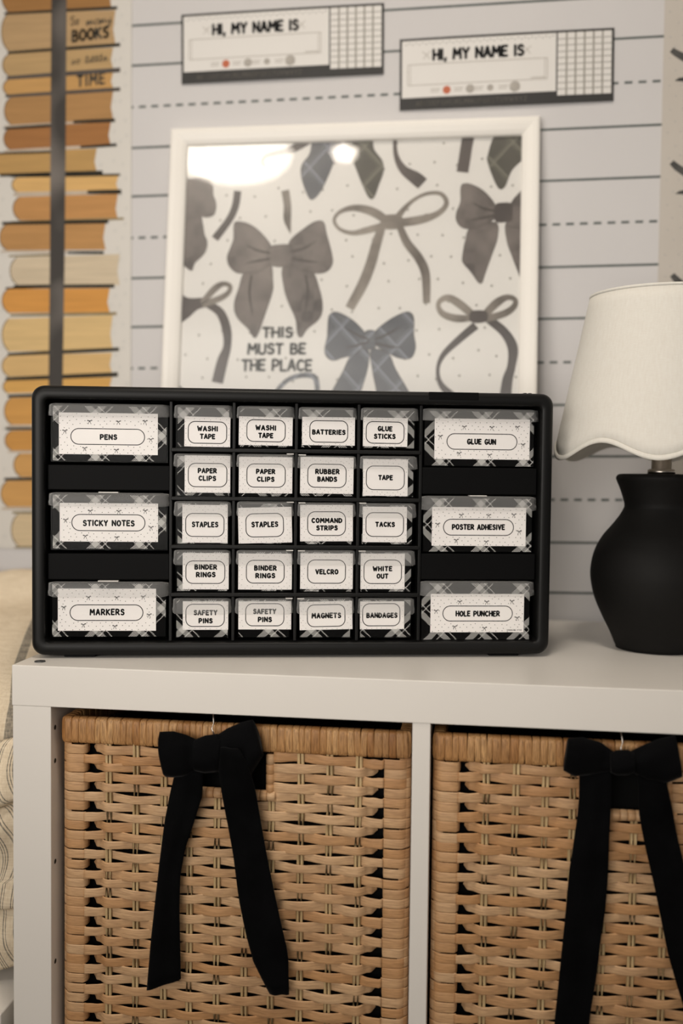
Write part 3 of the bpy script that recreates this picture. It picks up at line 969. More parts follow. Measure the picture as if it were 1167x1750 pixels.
def basket(x0, yf, label, seed, hole=(126.0, 197.0), tilt=0.0):
    t = empty('wicker_basket', (x0 + BW / 2, yf + BD / 2, Z_BOT), (0, 0, tilt))
    tag(t, label, 'basket', 'woven baskets in the shelf')
    og = Vector((x0 + BW / 2, yf + BD / 2, Z_BOT))
    rnd = random.Random(seed)
    pitch = 9.15
    nrow = int((Z_RIM0 - 3 - Z_BOT) / pitch)
    hz0, hz1 = -113.0, -80.0
    sides = [(Vector((x0, yf, 0)), Vector((1, 0, 0)), Vector((0, -1, 0)), BW, True), (Vector((x0 + BW, yf, 0)), Vector((0, 1, 0)), Vector((1, 0, 0)), BD, False),
             (Vector((x0 + BW, yf + BD, 0)), Vector((-1, 0, 0)), Vector((0, 1, 0)), BW, False), (Vector((x0, yf + BD, 0)), Vector((0, -1, 0)), Vector((-1, 0, 0)), BD, False)]
    weave = MB()
    corners = [MB() for _ in sides]
    for si, (o, ux, out, wd, front) in enumerate(sides):
        corner = corners[si]; corner2 = corners[(si + 1) % 4]
        stakes = [43 + (wd - 88) * i / 9 for i in range(10)]
        jit = [rnd.uniform(-1.5, 1.5) for _ in stakes]
        stakes = [s + j for s, j in zip(stakes, jit)]
        pt = lambda s, d, z: o + ux * s + out * d + Vector((0, 0, z))
        steps = 5 if front else 3
        for r in range(nrow):
            z = Z_RIM0 - 4.5 - r * pitch + rnd.uniform(-.5, .5)
            par = r % 2
            am = 2.5

            def key():
                ks = []
                for i, s in enumerate(stakes):
                    ks.append((s, am if (i + par) % 2 == 0 else -am))
                return ks
            ks = key()
            ds, de = ks[0][1], ks[-1][1]
            pre = [(20, 2.4), (30, 1.6)] if ds < 0 else [(26, -8.5), (31, -4.5)]
            post = [(wd - 32, 1.6), (wd - 21, 2.4)] if de < 0 else [(wd - 33, -4.5), (wd - 27, -8.5)]
            ks = pre + ks + post
            segs = [ks]
            in_hole = front and hz0 - 2 < z < hz1 + 3
            if in_hole:
                a = [k for k in ks if k[0] < hole[0] - 6]; b = [k for k in ks if k[0] > hole[1] + 6]
                a.append((hole[0] - 3, 1.5)); b.insert(0, (hole[1] + 3, 1.5))
                segs = [a, b]
            for kk in segs:
                path = []
                wob = rnd.uniform(0, 6.28); wa = rnd.uniform(.3, 1.2); wl = rnd.uniform(14, 34)
                for (s0, d0), (s1, d1) in zip(kk, kk[1:]):
                    for q in range(steps):
                        tt = q / steps; e = (1 - math.cos(math.pi * tt)) / 2
                        s = s0 + (s1 - s0) * tt
                        path.append(pt(s, d0 + (d1 - d0) * e, z + wa * math.sin(s / wl + wob)))
                path.append(pt(kk[-1][0], kk[-1][1], z))
                h0 = rnd.uniform(4.4, 5.05)
                ph = rnd.uniform(0, 6)
                ln = abs(kk[-1][0] - kk[0][0])
                t0 = kk[0][1] < -5; t1 = kk[-1][1] < -5      # ends tucked behind the corner taper to a point
                strip(weave, path, lambda f, h0=h0, ph=ph, ln=ln, t0=t0, t1=t1: h0 * (.93 + .08 * math.sin(f * 23 + ph)) * (min(1, .2 + f * ln / 17) if t0 else 1) * (min(1, .2 + (1 - f) * ln / 17) if t1 else 1), .7, out)
            # the strand wrapped round the corner post
            zc = z + rnd.uniform(-.3, .3); h1 = rnd.uniform(4.2, 4.75)
            over = ds < 0
            arcp = []
            for q in range(7):
                a = R_(-90 + 90 * q / 6 * 1.0)
                # quarter turn from the neighbouring side onto this one
                arcp.append(pt(7 - 7.6 * math.cos(R_(q * 15)), -7 + 9.4 * math.sin(R_(q * 15)), zc))
            arcp.append(pt(13, 2.5, zc))
            arcp += [pt(18.5, 2.3, zc), pt(21, 1.2 if over else -1.5, zc)]
            if not over: arcp.append(pt(21.3, -7, zc))
            strip(corner, arcp, lambda f, h1=h1: h1, .55, out)
            arcp = [pt(wd - 21.3, -7 if de >= 0 else 1.0, zc), pt(wd - 20, 1.8, zc), pt(wd - 13, 2.5, zc)]
            for q in range(6, -1, -1):
                arcp.append(pt(wd - 7 + 7.6 * math.cos(R_(q * 15)), -7 + 9.4 * math.sin(R_(q * 15)), zc))
            strip(corner2, arcp, lambda f, h1=h1: h1, .55, out)
        # stakes
        if front:
            for s in stakes:
                if hole[0] - 2 < s < hole[1] + 2: z1 = hz0 - 6
                else: z1 = Z_RIM0 + 2
                mb = MB()
                for dx in (-1.75, 1.75):
                    mb.tube([pt(s + dx + .5 * math.sin(q * 1.3 + s), 0, z1 + (Z_BOT + 2 - z1) * q / 10) for q in range(11)], 1.45, 8)
                mb.build('stake', M['reed'], t, og, smooth=True)
        else:
            mb = weave
            for s in stakes:
                weave.tube([pt(s, 0, Z_RIM0 + 2), pt(s, 0, Z_BOT + 2)], 2.2, 6)
        if front:
            hp = MB()
            for hs in (hole[0], hole[1]):
                for q in range(4):
                    zz = hz0 + 6 + q * 9
                    hp.tube([pt(hs, 0, zz - 4.6), pt(hs, 0, zz - 3.8), pt(hs, 0, zz + 3.8), pt(hs, 0, zz + 4.6)], lambda f: 3.4 if f in (0, 1) else 4.2, 10)
            sx = hole[0] - 4
            while sx < hole[1] + 2:
                w = rnd.uniform(6, 8)
                hp.tube([pt(sx, .5, hz0 - 1), pt(sx + .5, .5, hz0 - 1), pt(sx + w - .7, .5, hz0 - 1), pt(sx + w - .2, .5, hz0 - 1)], lambda f: 4.2 if f in (0, 1) else 5.0, 12)
                sx += w
            hp.build('handle_hole_edge', M['rattan'], t, og, smooth=True)
    weave.build('weave', M['rattan'], t, og, smooth=True)
    for corner in corners: corner.build('corner_post', M['rattan'], t, og, smooth=True)
    # wrapped rim
    rim = MB()
    zc = (Z_RIM0 + Z_RIM1) / 2; hh = (Z_RIM1 - Z_RIM0) / 2
    for o, ux, out, wd, front in sides:
        s = 1.0
        while s < wd - 2:
            w = rnd.uniform(4.6, 8.2) if 14 < s < wd - 20 else 6.5
            w = min(w, wd - s)
            lean = rnd.uniform(-.05, .05) * 12; g = rnd.uniform(.92, 1.05)
            rows = []
            for f, sc in ((0, .965), (.1, 1), (.9, 1), (1, .965)):
                row = []
                for j in range(16):
                    a = 2 * math.pi * j / 16; ca, sa = math.cos(a), math.sin(a)
                    d = 5.8 * sc * g * math.copysign(abs(ca) ** .4, ca) - 2.5
                    zz = hh * sc * math.copysign(abs(sa) ** .5, sa)
                    row.append(o + ux * (s + w * f + lean * sa) + out * d + Vector((0, 0, zc + zz)))
                rows.append(row)
            b = rim.grid(rows, 0, close_u=True); rim.cap(b, 16); rim.cap(b + 48, 16, 0, True)
            s += w + rnd.uniform(.05, .3)
    rim.build('rim', M['rattan_rim'], t, og, smooth=True)
    mb = MB(); mb.box(x0 + 4, x0 + BW - 4, yf + 4, yf + BD - 4, Z_BOT + .5, Z_BOT + 4)
    mb.build('basket_floor', M['rattan'], t, og)
    mb = MB()      # added black sheet, stands in for the shade inside the basket
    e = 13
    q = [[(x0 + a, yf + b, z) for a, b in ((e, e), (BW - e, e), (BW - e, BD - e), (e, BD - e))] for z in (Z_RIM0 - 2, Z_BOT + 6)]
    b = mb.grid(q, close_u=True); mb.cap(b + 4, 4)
    mb.build('inner_shade_sheet', mat('inner_shade_black', (.006, .006, .006, 1), .95, .05), t, og, solid=1.0)
    return t


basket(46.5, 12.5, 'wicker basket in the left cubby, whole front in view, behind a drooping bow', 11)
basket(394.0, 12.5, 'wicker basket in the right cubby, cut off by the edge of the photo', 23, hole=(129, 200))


# ================================================================== velvet bows on the baskets
def pillow(mb, ea, eb, Yf, bulge, back=2.0, n=22, m=10, ripple=0.0, seed=0):
    """cloth lobe between two outlines (pixel pairs turned into points at depth Yf(t))"""
    ea = resample([Vector((p[0], p[1], 0)) for p in ea], n); eb = resample([Vector((p[0], p[1], 0)) for p in eb], n)
    rows = []; rnd = random.Random(seed)
    ph = rnd.uniform(0, 6)
    for i in range(n):
        t = i / (n - 1); Y = Yf(t) if callable(Yf) else Yf
        A, B = onY(ea[i].x, ea[i].y, Y), onY(eb[i].x, eb[i].y, Y)
        bl = bulge(t) if callable(bulge) else bulge
        row = []
        for j in range(m + 1):
            q = j / m; p = A.lerp(B, q); k = math.sqrt(max(0, 1 - (2 * q - 1) ** 2))
            row.append(p + Vector((0, -bl * k - .6 + ripple * math.sin(q * 9 + ph + t * 2.5), 0)))
        for j in range(m, -1, -1):
            q = j / m; p = A.lerp(B, q); k = math.sqrt(max(0, 1 - (2 * q - 1) ** 2))
            row.append(p + Vector((0, back * k + .6 + ripple * math.sin(q * 9 + ph + t * 2.5), 0)))
        rows.append(row)
    b = mb.grid(rows, 0, close_u=True)
    mb.cap(b, 2 * m + 2); mb.cap(b + (2 * m + 2) * (n - 1), 2 * m + 2, 0, True)


def bow(label, c, sc, loopL, loopR, knot, tailL, tailR, wire, fold=9):
    P = lambda L: [(c[0] + a / sc, c[1] + b / sc) for a, b in L]
    k0 = onY(*P([knot[0][0]])[0], -4)
    t = empty('velvet_bow', k0); tag(t, label, 'bow', 'velvet bows on the baskets')
    for nm, (ea, eb), Y, bl, bk, rp, sd in (('ribbon_tail', tailL, lambda q: 1.5 - 6 * math.exp(-q * 9), 1.6, 1, .9, 1), ('ribbon_tail', tailR, lambda q: .5 - fold * math.exp(-q * 6), 1.8, 1, .9, 2),
                                            ('loop', loopL, -4, lambda q: 4 + 9 * math.sin(math.pi * min(1, .25 + q)), 6, .6, 3), ('loop', loopR, -4, lambda q: 4 + 9 * math.sin(math.pi * min(1, .15 + q * .8)), 6, .6, 4),
                                            ('knot', knot, -8, 9, 6, .5, 5)):
        mb = MB(); pillow(mb, P(ea), P(eb), Y, bl, bk, ripple=rp, seed=sd)
        mb.build(nm, M['velvet'], t, k0, smooth=True)
    mb = MB()
    a = onY(*P([wire])[0], 5)
    mb.tube([a + Vector(v) for v in ((1, 0, -14), (2, -1.5, -6), (-.5, -2, 0), (1.5, -1.5, 5), (0, 1, 12), (0, 8, 15.5))], .7, 8)
    mb.build('hanging_wire', M['steel'], t, k0, smooth=True)


bow('black velvet bow drooping off the basket in the left cubby', (80, 1190), 2.593,
    ([(500, 158), (560, 156), (615, 170), (672, 195)], [(528, 356), (565, 358), (620, 352), (680, 320)]),
    ([(745, 178), (800, 142), (860, 116), (912, 103)], [(750, 330), (820, 352), (900, 355), (960, 262)]),
    ([(655, 192), (700, 174), (755, 166), (775, 180)], [(660, 330), (700, 340), (755, 335), (775, 310)]),
    ([(572, 320), (545, 430), (520, 560), (500, 720), (480, 900), (460, 1090), (443, 1302)], [(692, 310), (690, 440), (652, 560), (612, 680), (592, 800), (588, 950), (594, 1252)]),
    ([(770, 225), (762, 330), (778, 450), (800, 560), (825, 700), (850, 900), (880, 1050), (915, 1180), (985, 1318)],
     [(850, 235), (892, 310), (925, 420), (945, 540), (970, 680), (1000, 830), (1035, 990), (1070, 1140), (1074, 1319)]), (735, 140), fold=24)
bow('black velvet bow with even loops on the basket in the right cubby', (720, 1190), 2.611,
    ([(655, 188), (720, 184), (800, 205), (865, 252)], [(633, 330), (680, 356), (760, 348), (865, 330)]),
    ([(925, 250), (1000, 214), (1060, 190), (1132, 173)], [(925, 330), (1010, 372), (1090, 388), (1164, 360)]),
    ([(842, 255), (870, 240), (920, 238), (948, 250)], [(845, 340), (870, 352), (920, 352), (945, 342)]),
    ([(705, 330), (703, 480), (685, 620), (660, 780), (645, 950), (630, 1100), (610, 1300), (592, 1470), (580, 1640)],
     [(850, 330), (846, 480), (838, 620), (832, 800), (820, 950), (800, 1080), (780, 1250), (755, 1400), (728, 1640)]),
    ([(965, 350), (972, 540), (1000, 680), (1040, 850), (1070, 1000), (1100, 1150), (1140, 1290), (1180, 1420), (1210, 1560)],
     [(1090, 360), (1120, 500), (1140, 620), (1180, 780), (1220, 1000), (1260, 1200), (1300, 1400), (1320, 1500), (1335, 1580)]), (890, 228))

# ================================================================== drawer organizer
OYAW = 0.204942
OO = Vector((4.082, 30.99, 2.4535))
OW, OH, OD = 508.0, 260.0, 162.0
to = empty('drawer_organizer', OO - Vector((0, 0, 2.3)), (0, 0, OYAW))
tag(to, 'black plastic cabinet of small labelled drawers standing on the white shelf', 'drawer organizer')
OA = Vector((math.cos(OYAW), math.sin(OYAW), 0)); OB = Vector((-math.sin(OYAW), math.cos(OYAW), 0))
LZ = 2.3      # the body stands on low feet


def onO(x, y, off):
    o, d = ray(x, y)
    t = ((OO - o).dot(OB) + off) / d.dot(OB)
    v = o + d * t - OO
    return (v.dot(OA), v.z + LZ)


def rrect(x0, x1, z0, z1, r, n=7):
    out = []
    for cx, cz, a0 in ((x1 - r, z1 - r, 0), (x0 + r, z1 - r, 90), (x0 + r, z0 + r, 180), (x1 - r, z0 + r, 270)):
        for i in range(n + 1):
            a = R_(a0 + 90 * i / n); out.append((cx + r * math.cos(a), cz + r * math.sin(a)))
    return out


mb = MB()
rows = []
B0, B1 = LZ, LZ + OH
for ins, d, r in ((3, OD, 9), (0, OD - 4, 11), (0, 9, 12.5), (.5, 4.5, 12), (2.2, 1.6, 11.2), (4.5, .3, 10), (7, 0, 8.5), (11.2, .1, 6), (12.4, .9, 5), (13.0, 2.6, 4), (13.4, 10, 3.5), (13.8, OD - 8, 3)):
    rows.append([(x, d, z) for x, z in rrect(ins, OW - ins, B0 + ins, B1 - ins, r)])
b = mb.grid(rows, 0, close_u=True)
k = len(rows[0])
mb.cap(b, k); mb.cap(b + k * (len(rows) - 1), k, 0, True)
mb.build('cabinet_shell', M['black_plastic'], to, smooth=True)
for x in (30, OW - 60):
    for y in (8, OD - 30):
        mb = MB(); mb.box(x, x + 30, y, y + 20, .05, LZ + 1)
        mb.build('cabinet_foot', M['black_panel'], to, bevel=.6)

XD = [onO(x, 890, 6)[0] for x in (291.7, 399.0, 505.3, 611.5, 717.3)]
ZD = [onO(450, y, 6)[1] for y in (770.5, 853, 935, 1016.5)]
XI0, XI1, ZI0, ZI1 = 13.5, OW - 13.5, B0 + 13.5, B1 - 13.5
for i, x in enumerate(XD):
    mb = MB(); mb.box(x - 1.5, x + 1.5, 5.5, OD - 10, ZI0, ZI1)
    mb.build('upright_divider', M['black_plastic'], to, bevel=.6)
for z in ZD:
    mb = MB(); mb.box(XD[0], XD[4], 4.5, OD - 10, z - 1.9, z + 1.9)
    mb.build('drawer_shelf', M['black_plastic'], to, bevel=.9)
for (xa, xb, pts) in ((XI0, XD[0], ((185, 795, 838), (185, 946, 991))), (XD[4], XI1, ((820, 799.5, 845.5), (820, 946.5, 991)))):
    for px, ya, yb in pts:
        z1, z0 = onO(px, ya, 8)[1], onO(px, yb, 8)[1]
        mb = MB(); mb.box(xa + 1, xb - 1, 7.5, OD - 10, z0, z1)
        mb.build('blank_panel', M['black_panel'], to, bevel=1.2)
a0, a1 = onO(733, 674, 0), onO(818, 674, 0)
mb = MB(); mb.box(a0[0], a1[0], -.5, 5, B1 - 8.0, B1 - .6)
mb.build('name_plate', M['black_panel'], to, bevel=.5)
mb = MB()
for dx in (0, 5):
    c = onO(893, 671, 20)
    mb.box(c[0] + dx, c[0] + dx + 3.5, 16, 22, B1 - 1, B1 + 1.2)
mb.build('top_nub', M['black_plastic'], to, bevel=.6)

# ---- drawers: lip rectangle, body bottom, label rectangle, oval, words
DRAW = [
    # big ones
    ('big', (80, 289.5, 690, 712), 790, (100.6, 269.6, 706, 776.8), (120.3, 247.8, 732.3, 760.5), [('PENS', 185.4, 747, 30, 10)], 0),
    ('big', (80, 289, 843, 865.5), 940, (102, 270, 860, 925.8), (122, 248.5, 878.8, 907.8), [('STICKY NOTES', 185.8, 894, 89, 11)], 0),
    ('big', (79, 288, 996, 1020.5), 1090, (98.8, 266.5, 1006, 1078), (119, 245, 1033, 1061), [('MARKERS', 183, 1046, 60, 11.5)], 0),
    ('big', (722.5, 923, 699, 720), 798.5, (742.5, 905, 716, 785), (763, 884, 741, 769), [('GLUE GUN', 822.8, 755, 50, 10.3)], 0),
    ('big', (720, 919.5, 849, 873), 945, (738, 898.5, 867, 933), (757, 878, 887, 915.5), [('POSTER ADHESIVE', 817.5, 900.8, 91, 10.3)], 0),
    ('big', (717, 915.5, 995, 1019.6), 1095, (735.6, 895, 1015, 1080.5), (756, 876, 1035, 1062), [('HOLE PUNCHER', 816.3, 1048.7, 76, 10.3)], 0),
    # small ones
    ('small', (295.8, 397.3, 692, 715), 766, (315.1, 393.5, 712.5, 763.6), (321, 388, 720, 758.4), [('WASHI', 354.7, 732.6, 36, 9.5), ('TAPE', 354.7, 745.8, 26.5, 9.5)], -.4),
    ('small', (403.8, 503.7, 694, 715.5), 766, (408.1, 499.9, 712.5, 761.2), (421.1, 488.1, 717, 755.5), [('WASHI', 454.2, 731.1, 36, 9.5), ('TAPE', 454.2, 744.2, 26, 9.5)], -.5),
    ('small', (509.9, 610.8, 696, 717), 767, (516.2, 606.4, 713, 761.2), (528.8, 594.8, 718.4, 756.5), [('BATTERIES', 561.9, 738.6, 57.5, 9.2)], 0),
    ('small', (617, 716.8, 697, 719), 768, (620.2, 696.3, 714, 763.2), (625.1, 691, 720.2, 758.4), [('GLUE', 657.9, 732.8, 25.6, 9.3), ('STICKS', 657.4, 745.8, 37.6, 9.3)], -.4),
    ('small', (295, 397.3, 776, 798), 849, (315.5, 393.5, 778.5, 842), (321, 388.4, 791.3, 832.7), [('PAPER', 354.2, 804.4, 33, 9.4), ('CLIPS', 354.3, 817.5, 30.4, 9.4)], 0),
    ('small', (403.4, 503.7, 776.5, 799), 850, (408.1, 499.5, 781, 843), (421.1, 488.1, 792.3, 833.3), [('PAPER', 453.9, 805.8, 33.3, 9.2), ('CLIPS', 454, 819.1, 30.4, 9.2)], 0),
    ('small', (508, 610, 779.5, 801), 850, (513, 604, 781.3, 843.6), (525.2, 592, 792.7, 833.7), [('RUBBER', 559.4, 805.9, 42, 9.4), ('BANDS', 559.1, 818.8, 34.3, 9.4)], -.3),
    ('small', (615, 715, 780, 802), 851, (620.2, 696.7, 784.8, 847.5), (625.3, 691.6, 795.9, 837.7), [('TAPE', 658.8, 816.2, 25.2, 9.2)], 0),
    ('small', (295.6, 395, 857.6, 882.5), 931, (311.5, 389, 862.8, 927.5), (316.6, 383.5, 877, 917.6), [('STAPLES', 350.3, 896.4, 45.8, 10)], 0),
    ('small', (403.6, 502, 858, 883), 931, (407, 498.7, 867, 928), (419.5, 485, 877, 918), [('STAPLES', 452.4, 896.2, 46.3, 10)], 1.6),
    ('small', (508, 608.8, 860, 883.4), 932, (512.8, 602.9, 862.9, 925.1), (525, 590.9, 873.9, 915.9), [('COMMAND', 558.6, 889.5, 53, 9.2), ('STRIPS', 558.6, 902.2, 37.2, 9.2)], .4),
    ('small', (613.7, 712.9, 861, 885), 932, (619.8, 695.1, 866, 926.7), (624.6, 690.2, 875.5, 917.6), [('TACKS', 658, 896.2, 34, 9.2)], 0),
    ('small', (294.8, 394, 941, 965.6), 1012, (312, 390.8, 945, 1007.2), (317, 384.8, 958, 997.8), [('BINDER', 351.6, 968.9, 39, 9.6), ('RINGS', 351.6, 982, 33.8, 9.6)], 0),
    ('small', (402.7, 501.3, 941.5, 966), 1012, (407, 498.7, 946, 1007.6), (420.3, 486.3, 957, 997.3), [('BINDER', 453.5, 970.7, 39, 9.4), ('RINGS', 453.3, 983.8, 34.3, 9.4)], 0),
    ('small', (508, 608.4, 941.5, 966), 1013, (513, 602.9, 945.8, 1006.7), (525, 590.9, 956.3, 997.5), [('VELCRO', 558.5, 977.2, 39.8, 9.4)], 0),
    ('small', (612, 711, 942, 966.7), 1013, (615.9, 691.4, 946, 1006.7), (621.2, 686.6, 956.3, 998), [('WHITE', 653.5, 971.9, 33.9, 9.2), ('OUT', 653.5, 984.6, 20.5, 9.2)], 0),
    ('small', (293.4, 395, 1024, 1049.3), 1091, (312.3, 390, 1027.6, 1076.3), (317, 384, 1032, 1071.3), [('SAFETY', 351.1, 1047, 41, 9.4), ('PINS', 351.3, 1060.8, 24.4, 9.4)], 0),
    ('small', (400.8, 500.7, 1024, 1049.7), 1091, (407.3, 497.6, 1027.6, 1075.7), (419.1, 485.8, 1031, 1070.2), [('SAFETY', 452.2, 1045, 40, 9.4), ('PINS', 452.6, 1058.7, 24.4, 9.4)], 0),
    ('small', (507, 606, 1023, 1050), 1091, (511.8, 602, 1027.6, 1076), (524.4, 590, 1032.7, 1071.3), [('MAGNETS', 557.6, 1052, 51, 10)], 1.2),
    ('small', (611, 710, 1024, 1050), 1091, (615, 690.6, 1027.6, 1075.3), (619, 683.9, 1031, 1070.2), [('BANDAGES', 652.6, 1051.5, 53.6, 9.6)], .3),
]
FRONT = 9.0       # depth of the label plane behind the rim


def rect(r, off):
    x0, z1 = onO(r[0], (r[2] + r[3]) / 2, off)[0], onO((r[0] + r[1]) / 2, r[2], off)[1]
    x1, z0 = onO(r[1], (r[2] + r[3]) / 2, off)[0], onO((r[0] + r[1]) / 2, r[3], off)[1]
    return x0, x1, z0, z1


def lip_mesh(x0, x1, z0, z1, big):
    mb = MB()
    prof = [(1.0, 7.5), (.98, 4.5), (.93, 2.4), (.8, 1.5), (.55, 1.0), (.34, .8), (.22, -.2), (.1, -.5), (0, -.3)]   # height fraction, depth
    cols = []
    nx = 16; h = z1 - z0; r = 5.0 if big else 4.0
    for i in range(nx + 1):
        u = i / nx
        x = x0 + (x1 - x0) * u
        e = min(u, 1 - u) * (x1 - x0)
        back = 0 if e > r else (1 - math.sqrt(max(0, 1 - ((r - e) / r) ** 2)))
        sag = 0.9 * (1 - (2 * u - 1) ** 4) * 0 + (0 if e > r else back * h * .06)
        tp = back * .06 * h
        cols.append([(x + (0.8 if u < .5 else -.8) * f * (e < r), d + (7.5 - d) * back, z0 + h * f + (sag if f < .3 else -tp)) for f, d in prof])
    mb.grid(cols)
    return mb


def mini_bow(mb, put, u, v, s):
    w = .42
    p_stroke(mb, put, [(u, v), (u - 1.9 * s, v + 1.3 * s), (u - 2.5 * s, v + .5 * s), (u, v), (u + 1.9 * s, v + 1.5 * s), (u + 2.6 * s, v + .8 * s), (u, v)], w, 1, round_=False)
    p_stroke(mb, put, [(u, v), (u - 1.0 * s, v - 1.4 * s), (u - 1.5 * s, v - 3 * s)], w, 1, round_=False)
    p_stroke(mb, put, [(u, v), (u + .8 * s, v - 1.3 * s), (u + 1.3 * s, v - 3 * s)], w, 1, round_=False)


for i, (kind, lip, by, lab, oval, words, tilt) in enumerate(DRAW):
    big = kind == 'big'
    lx0, lx1, lz0, lz1 = rect(lip, 0)
    zb = onO((lip[0] + lip[1]) / 2, by, FRONT)[1]
    ins = 2.0
    bx0, bx1 = lx0 + ins, lx1 - ins
    mb = MB()
    # clear tub: front sheet, two sides, floor
    mb.box(bx0, bx1, FRONT - 1.6, FRONT - .9, zb, lz1 - .5)
    mb.box(bx0, bx0 + .8, FRONT - .9, OD - 20, zb, lz1 - 5)
    mb.box(bx1 - .8, bx1, FRONT - .9, OD - 20, zb, lz1 - 5)
    mb.box(bx0 + .8, bx1 - .8, FRONT - .9, OD - 20, zb, zb + .8)
    txt = ' '.join(w[0] for w in words)
    d = mb.build('drawer', M['clear'], to)
    d['label'] = 'clear drawer with a card reading ' + txt
    mb = lip_mesh(lx0, lx1, lz0, lz1, big)
    lp = mb.build('drawer_lip', M['frosted'], d, smooth=True, solid=.9)
    # patterned paper behind the card
    mb = MB(); mb.box(bx0 + 1.6, bx1 - 1.6, FRONT + .35, FRONT + .7, zb + 1.2, lz1 - 2)
    mb.build('plaid_liner', M['plaid'], d)
    # card
    cx0, cx1, cz0, cz1 = rect(lab, FRONT)
    mx, mz = (cx0 + cx1) / 2, (cz0 + cz1) / 2; ct, st = math.cos(R_(tilt)), math.sin(R_(tilt))

    def put(u, v, yy=FRONT - .06, mx=mx, mz=mz, ct=ct, st=st):
        du, dv = u - mx, v - mz
        return (mx + du * ct - dv * st, yy, mz + du * st + dv * ct)
    mb = MB()
    cs = [(cx0, cz0), (cx1, cz0), (cx1, cz1), (cx0, cz1)]
    f, bk = [put(*c, FRONT) for c in cs], [put(*c, FRONT + .25) for c in cs]
    mb.face(f); mb.face(bk[::-1])
    for a in range(4): mb.face([f[a], f[(a + 1) % 4], bk[(a + 1) % 4], bk[a]])
    ox0, ox1, oz0, oz1 = rect(oval, FRONT)
    rr = (oz1 - oz0) / 2 * (.99 if big else .62)
    p_ring(mb, put, ox0, ox1, oz0, oz1, rr, .8, 1, 8)
    rnd = random.Random(100 + i)
    stp = 6.4 if big else 5.2
    nzr = int((cz1 - cz0) / (stp * .55)); nxr = int((cx1 - cx0) / stp)
    for a in range(nzr + 1):
        for b_ in range(nxr + 1):
            u = cx0 + 1.2 + b_ * stp + (a % 2) * stp / 2 + rnd.uniform(-1, 1) * (1.2 if big else .6)
            v = cz0 + 1.0 + a * stp * .55 + rnd.uniform(-.8, .8)
            if not (cx0 + .4 < u < cx1 - .4 and cz0 + .4 < v < cz1 - .4): continue
            if ox0 - 1 < u < ox1 + 1 and oz0 - 1 < v < oz1 + 1: continue
            p_disc(mb, put, (u, v), .42 if big else .3, 1, 6)
    if big:
        W_, H_ = cx1 - cx0, oz0 - cz0
        for fu, fv in ((.06, .62), (.31, .885), (.6, .88), (.87, .9), (.26, .16), (.58, .12), (.93, .42)):
            u, v = cx0 + W_ * fu, cz0 + (cz1 - cz0) * fv * .9
            if ox0 - 2 < u < ox1 + 2 and oz0 < v < oz1: continue
            mini_bow(mb, put, u, max(cz0 + 4, v), .95)
    for text, cx, cy, w, h in words:
        c = onO(cx, cy, FRONT); e = onO(cx + w / 2, cy, FRONT)[0] - onO(cx - w / 2, cy, FRONT)[0]
        g = onO(cx, cy - h / 2, FRONT)[1] - onO(cx, cy + h / 2, FRONT)[1]
        wt = 1.5 if big else 1.45
        p_text(mb, put, text, c[0], c[1], e - wt, g - wt, wt, 1, GL, .36 if len(text) < 12 else .34, 0, .03)
    if txt == 'HOLE PUNCHER':
        p_text(mb, put, 'SCHOOLGIRL STYLE', cx1 - 9.5, cz0 + 2.2, 15, 1.1, .28, 1, GL, .3)
    mb.build('label_card', [M['card'], M['ink']], d, fixn=False)

GLINT = mat('glint_white', (.6, .58, .55, 1), .35, .5)  # pale boxes stand in for bright reflections above the drawer lips
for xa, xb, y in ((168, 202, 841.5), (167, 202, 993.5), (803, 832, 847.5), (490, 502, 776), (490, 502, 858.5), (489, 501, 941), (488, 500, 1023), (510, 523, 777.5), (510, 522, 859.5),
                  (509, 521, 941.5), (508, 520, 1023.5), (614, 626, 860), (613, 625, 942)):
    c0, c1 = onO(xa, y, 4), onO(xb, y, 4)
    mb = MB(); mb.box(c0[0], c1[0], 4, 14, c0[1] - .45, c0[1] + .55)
    mb.build('lip_glint', GLINT, to, bevel=.2)

# ================================================================== table lamp
LX, LY = 618.5, 210.0
tl = empty('table_lamp', (LX, LY, 0.1))
tag(tl, 'black vase table lamp with a white scalloped shade on the shelf', 'lamp')
OL = (LX, LY, 0.1)
pr = [(2, 0), (39, 0), (42, 1), (44, 4), (49, 16), (58, 34), (66, 53), (70, 72), (70, 86), (66.5, 102), (59, 117), (49.5, 129), (42, 139), (37.6, 147), (36.8, 151), (38, 157),
      (41.6, 168), (45.4, 177), (45.8, 180), (44, 182.6), (39, 183.8), (14, 184)]
pr = catmull(pr, 4, closed=False)
mb = MB(); mb.lathe(pr, LX, LY, 72, cap0=True, cap1=True, z0=.1)
mb.build('lamp_base', M['lamp_black'], tl, OL, smooth=True)
mb = MB(); mb.lathe([(14, 184), (14, 188), (12.5, 189), (10.2, 189.4), (10.2, 226), (9, 228), (5, 228.5)], LX, LY, 40, cap0=True, cap1=True)
mb.build('lamp_neck', M['steel'], tl, OL, smooth=True)
mb = MB(); mb.lathe([(3, 228), (13, 230), (14, 234), (14, 262), (11, 266), (18, 280), (27, 298), (28, 312), (22, 326), (8, 334), (1, 335)], LX, LY, 32, cap0=True, cap1=True)
mb.build('bulb', mat('bulb_glass', (.85, .83, .8, 1), .3, .5), tl, OL, smooth=True)
NS = 6
RB, RT, ZB, ZT = 110.0, 76.0, 206.0, 369.0


def hem(a):
    return ZB + 8.5 * math.cos(NS * (a - SCA)) ** 1


